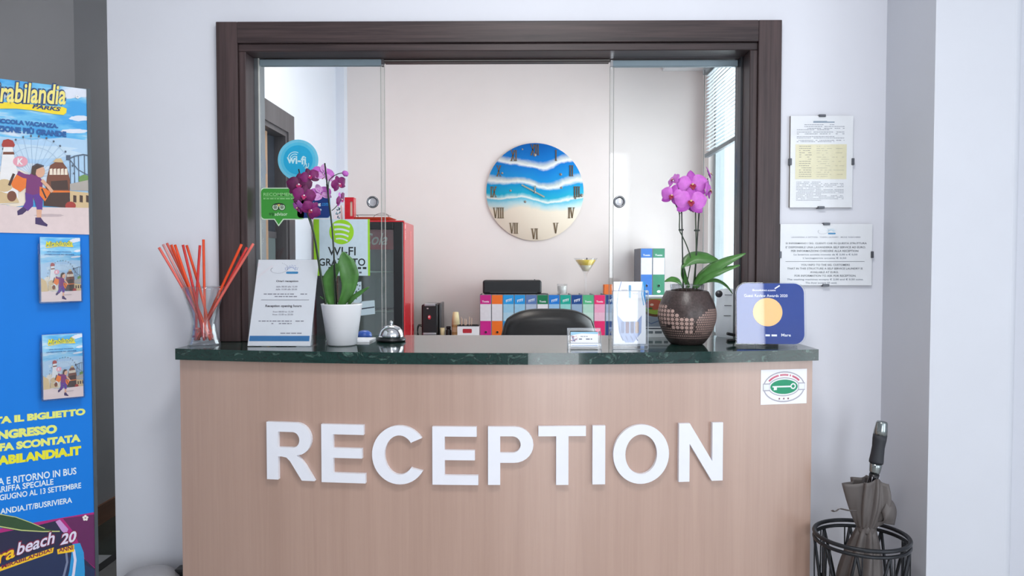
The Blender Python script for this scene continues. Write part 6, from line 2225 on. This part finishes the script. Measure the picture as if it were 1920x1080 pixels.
for (dx, dz, s_) in ((-.235, .135, .008), (.185, .125, .010), (0.0, .265, .012), (-.09, .305, .006), (-.175, .01, .008), (.335, -.025, .012), (.29, -.045, .008), (-.07, -.07, .009), (.19, .03, .008)):
    b.lathe([(s_, 0), (s_ * .8, s_ * .5), (0, s_ * .7)], mat('pebble', (150, 140, 130), 0.3, 0.2, 0.3), kf.p(dx, dz, 0), 12, Mx)
b.build('inlaid_pebbles', clk)

# ------------------------------------------------------------------ venetian blind at the office window
by0, by1 = 3.12, 5.12
BX = 1.27
zb_ = at(1313, 305, 5.1); 
zbot = 2.098
vb_ = thing('venetian_blind', 'white venetian blind half lowered over the bright office window', 'blind', (BX, (by0 + by1) / 2, zbot))
b = MB(); b.rbox((BX - 0.03, by0, 2.64), (BX + 0.025, by1, 2.685), 0.003, mat('blind_rail', (150, 158, 162), 0.4, 0.2), seg=1); b.build('head_rail', vb_)
M_SLAT = mat('white_slat', (196, 202, 206), 0.5, 0, 0.02)
b = MB()
ns = 22
for k in range(ns):
    z_ = zbot + 0.03 + k * (2.63 - zbot - 0.03) / (ns - 1)
    Mx2 = Matrix.Translation((BX, 0, z_)) @ Matrix.Rotation(R(-12), 4, 'Y')
    b.box((-0.0125, by0 + 0.01, -0.0006), (0.0125, by1 - 0.01, 0.0006), M_SLAT, Mx2)
b.build('slats', vb_)
b = MB(); b.rbox((BX - 0.014, by0, zbot - 0.016), (BX + 0.014, by1, zbot + 0.010), 0.003, mat('blind_bottom_rail', (92, 98, 104), 0.4, 0.2, 0.1, 8), seg=1); b.build('bottom_rail', vb_)
for yy_ in (3.5, 4.25, 4.95):
    b = MB(); b.tube([(BX, yy_, zbot), (BX, yy_, 2.64)], 0.0014, M_WHITE, 5); b.build('ladder_cord', vb_)
b = MB(); b.tube([(BX - 0.033, 5.06, 2.66), (BX - 0.033, 5.06, 1.30)], 0.0022, mat('grey_cord', (96, 104, 104), 0.6), 6); b.build('pull_cord', vb_)

# ================================================================== umbrella stand, umbrella, bin
UY = 2.19
uc = at(1615, 1003, UY)
RC = Vector((uc.x, UY, 0))
rz = uc.z
M_IRON = mat('dark_iron', (46, 48, 52), 0.4, 0.6, 0.1, 40)
us = thing('umbrella_stand', 'dark iron basket umbrella stand with crossing bars in the right wall niche', 'umbrella stand', tuple(RC))
RR = 0.129
b = MB()
for dz_, r_ in ((0.0, 0.0062), (-0.017, 0.0055)):
    b.tube([RC + Vector((RR * math.cos(2 * PI * k / 56), RR * math.sin(2 * PI * k / 56), rz + dz_)) for k in range(56)], r_, M_IRON, 8, closed=True)
b.build('top_ring', us)
b = MB()
b.tube([RC + Vector((0.104 * math.cos(2 * PI * k / 48), 0.104 * math.sin(2 * PI * k / 48), 0.03)) for k in range(48)], 0.006, M_IRON, 8, closed=True)
b.build('bottom_ring', us)
b = MB(); b.lathe([(0.0, 0.006), (0.104, 0.006), (0.108, 0.022), (0.111, 0.022), (0.107, 0.0), (0.0, 0.0)], M_IRON, RC, 40); b.build('drip_pan', us)
for k in range(9):
    for sgn in (-1, 1):
        a0 = 2 * PI * k / 9
        a1 = a0 + sgn * R(46)
        pts = []
        for i in range(9):
            t = i / 8
            a = a0 + (a1 - a0) * t
            r_ = RR + (0.104 - RR) * t - 0.012 * math.sin(PI * t)
            pts.append(RC + Vector((r_ * math.cos(a), r_ * math.sin(a), (rz - 0.017) * (1 - t) + 0.03 * t)))
        b = MB(); b.tube(pts, 0.0043, M_IRON, 6)
        b.build('bar', us)
b = MB()
for k in range(9):
    a = 2 * PI * k / 9 + 0.12
    b.tube(smooth_path([RC + Vector((RR * math.cos(a), RR * math.sin(a), rz - 0.017)), RC + Vector((RR * 1.0 * math.cos(a), RR * 1.0 * math.sin(a), rz - 0.12)), RC + Vector((RR * .98 * math.cos(a + .05), RR * .98 * math.sin(a + .05), rz - 0.2))]), 0.0022, M_IRON, 5)
    c_ = RC + Vector((RR * .985 * math.cos(a + .04), RR * .985 * math.sin(a + .04), rz - 0.16))
    b.lathe([(0, -.008), (.006, -.005), (.008, 0), (.006, .005), (0, .008)], M_IRON, c_, 10)
b.build('beaded_wires', us)

# umbrella
k_ = UY / 1400
ax0 = Vector((at(1654, 790, UY).x, UY, at(1654, 790, UY).z))
axm = Vector((at(1640, 885, UY).x, UY, at(1640, 885, UY).z))
axd = (axm - ax0).normalized()
tipl = (ax0.z - 0.035) / -axd.z


def axp(y):      # point of the shaft at image row y
    z = at(1640, y, UY).z
    return ax0 + axd * ((ax0.z - z) / -axd.z)


um = thing('umbrella', 'closed grey umbrella with black and chrome grip standing in the iron basket', 'umbrella', tuple(ax0 + axd * tipl))
M_GRIP = mat('black_foam_grip', (40, 42, 48), 0.6, 0, 0.06, 80)
M_UMB = mat('grey_umbrella_cloth', (92, 86, 84), 0.5, 0, 0.06, 14)
M_GUN = mat('gunmetal', (150, 158, 158), 0.2, 0.95)
def along(prof, m, n=28):
    """prof: (radius px, row y) down the shaft"""
    b = MB()
    pts = [axp(y) for r_, y in prof]
    b.tube(pts, [max(0.0005, r_ * k_) for r_, y in prof], m, n)
    return b


along([(2, 789.5), (8.5, 790), (10, 793), (11.5, 806), (12.2, 815)], M_GUN).build('handle_cap', um)
along([(12.2, 815.2), (12.2, 824), (11, 838), (11.6, 852), (12.6, 864), (12.4, 868)], M_GRIP).build('grip', um)
along([(11, 868.2), (10.6, 875), (9.6, 884), (8, 888)], M_GUN).build('ferrule', um)
b = along([(4, 886), (4, 1000), (3.4, 1200)], M_BLACK, 12); b.build('shaft', um)
b = along([(9, 888.5), (9, 897), (6, 903)], M_BLACK, 16)
for k in range(8):
    a = 2 * PI * k / 8
    p0 = axp(891) + Vector((8 * k_ * math.cos(a), 8 * k_ * math.sin(a), 0)); p1 = axp(990) + Vector((7 * k_ * math.cos(a), 7 * k_ * math.sin(a), 0))
    mid = axp(930) + Vector((12 * k_ * math.cos(a), 12 * k_ * math.sin(a), 0))
    b.tube(smooth_path([p0, mid, p1], 4), 0.0016, M_STEEL if k % 2 else M_BLACK, 5)
b.build('ribs', um)
RIM = {0: (36, 946), 45: (31, 915), 90: (24, 899), 135: (34, 903), 180: (47, 907), 225: (26, 899), 270: (14, 893), 315: (22, 902), 360: (36, 946)}


def rim_at(deg):
    deg %= 360
    a = int(deg // 45) * 45
    t = (deg - a) / 45
    t = t * t * (3 - 2 * t)
    (r0_, y0_), (r1_, y1_) = RIM[a], RIM[a + 45]
    return r0_ + (r1_ - r0_) * t, y0_ + (y1_ - y0_) * t


def loft(rows, m, nseg=96):
    b = MB()
    vs, fs = [], []
    for row in rows:
        vs += row
    for j in range(len(rows) - 1):
        for i in range(nseg):
            fs.append((j * nseg + i, j * nseg + (i + 1) % nseg, (j + 1) * nseg + (i + 1) % nseg, (j + 1) * nseg + i))
    b.add(vs, fs, m, True)
    return b


rows = []
NS = 96
for j in range(15):
    s_ = j / 14
    row = []
    for i in range(NS):
        dg_ = 360 * i / NS
        rr_, ry_ = rim_at(dg_)
        y = 990 + (ry_ - 990) * s_
        pl_ = 1 + 0.20 * (s_ ** 0.6) * math.cos(R(dg_ * 8)) + 0.05 * math.cos(R(dg_ * 16 + 40))
        r_ = (14 + (rr_ - 14) * (s_ ** 0.75) + 10 * math.sin(PI * s_) * (0.6 + 0.6 * math.cos(R(dg_ + 30)))) * pl_
        p = axp(y) + Vector((r_ * math.cos(R(dg_)), r_ * math.sin(R(dg_)), 0)) * k_
        row.append(p)
    rows.append(row)
loft(rows, M_UMB).build('upper_canopy', um, solid=0.0012)
rows = []
for j in range(16):
    s_ = j / 15
    y = 988 + s_ * 250
    base_r = 14 + 22 * math.sin(min(1, s_ * 2.2) * PI / 2) - 30 * max(0, s_ - 0.42) / 0.58 * 1.02
    row = []
    for i in range(NS):
        dg_ = 360 * i / NS
        r_ = max(3.6, base_r * (1 + 0.16 * math.cos(R(dg_ * 8 + 60 * s_)) + 0.07 * math.cos(R(dg_ * 5))))
        row.append(axp(y) + Vector((r_ * math.cos(R(dg_)), r_ * math.sin(R(dg_)), 0)) * k_)
    rows.append(row)
loft(rows, M_UMB).build('lower_canopy', um, solid=0.0012)
# loose flap on the right
b = MB()
fl = [(1664, 930, -.03), (1676, 943, -.03), (1681, 960, -.025), (1677, 984, -.02)]
fi = [(1652, 960, -.035), (1657, 972, -.045), (1655, 978, -.04), (1646, 978, -.03)]
vs, fs = [], []
oo, ii = smooth_path([at(x, y, UY + d) for x, y, d in fl], 5), smooth_path([at(x, y, UY + d) for x, y, d in fi], 5)
n_ = len(oo)
for j in range(6):
    t = j / 5
    for k in range(n_):
        p = ii[k].lerp(oo[k], t)
        p.y -= 0.007 * math.sin(PI * t)
        vs.append(p)
for j in range(5):
    for k in range(n_ - 1):
        fs.append((j * n_ + k, j * n_ + k + 1, (j + 1) * n_ + k + 1, (j + 1) * n_ + k))
b.add(vs, fs, M_UMB, True)
b.build('loose_flap', um, solid=0.0012)
b = along([(15.5, 984), (16, 987), (16, 995), (15.5, 998)], M_UMB, 32); b.build('tie_band', um)
b = MB()
tp_ = smooth_path([at(1606, 958, UY - .03), at(1592, 957, UY - .035), at(1582, 955, UY - .035), at(1574, 954, UY - .035), at(1566, 959, UY - .035), at(1560, 957, UY - .035)], 5)
vs, fs = [], []
for p in tp_:
    vs += [p + Vector((0, -0.007, 0.003)), p + Vector((0, 0.007, -0.003))]
for k in range(len(tp_) - 1):
    fs.append((2 * k, 2 * k + 1, 2 * k + 3, 2 * k + 2))
b.add(vs, fs, M_UMB, True); b.build('tie_strap', um, solid=0.002)

# pedal bin
BYY = 2.335
bc = at(279, 1057, BYY)
bz = bc.z - 0.02
BC = Vector((bc.x, BYY, 0))
bn = thing('waste_bin', 'round grey steel waste bin with domed lid on the floor left of the counter', 'bin', tuple(BC))
b = MB(); b.lathe([(0, 0.0), (0.088, 0.0), (0.090, 0.02), (0.090, bz - 0.055), (0, bz - 0.055)], M_STEEL, BC, 44); b.build('body', bn)
M_LID = mat('grey_satin_lid', (176, 175, 178), 0.4, 0.3, 0.03)
b = MB(); b.lathe([(0.093, bz - 0.0545), (0.095, bz - 0.045), (0.090, bz - 0.028), (0.072, bz - 0.012), (0.042, bz - 0.003), (0, bz)], M_LID, BC, 48); b.build('lid', bn)
b = MB(); b.rbox(BC + Vector((0.064, 0.028, bz - 0.07)), BC + Vector((0.100, 0.075, bz - 0.012)), 0.006, M_BLACK, seg=2); b.build('hinge', bn)
b = MB(); b.lathe([(0.0905, 0.0), (0.094, 0.004), (0.094, 0.02), (0.0905, 0.024)], M_BLACK, BC, 40); b.build('base_ring', bn)
b = MB(); b.rbox(BC + Vector((-0.03, -0.118, 0.012)), BC + Vector((0.03, -0.085, 0.022)), 0.004, M_BLACK, seg=2); b.build('pedal', bn)
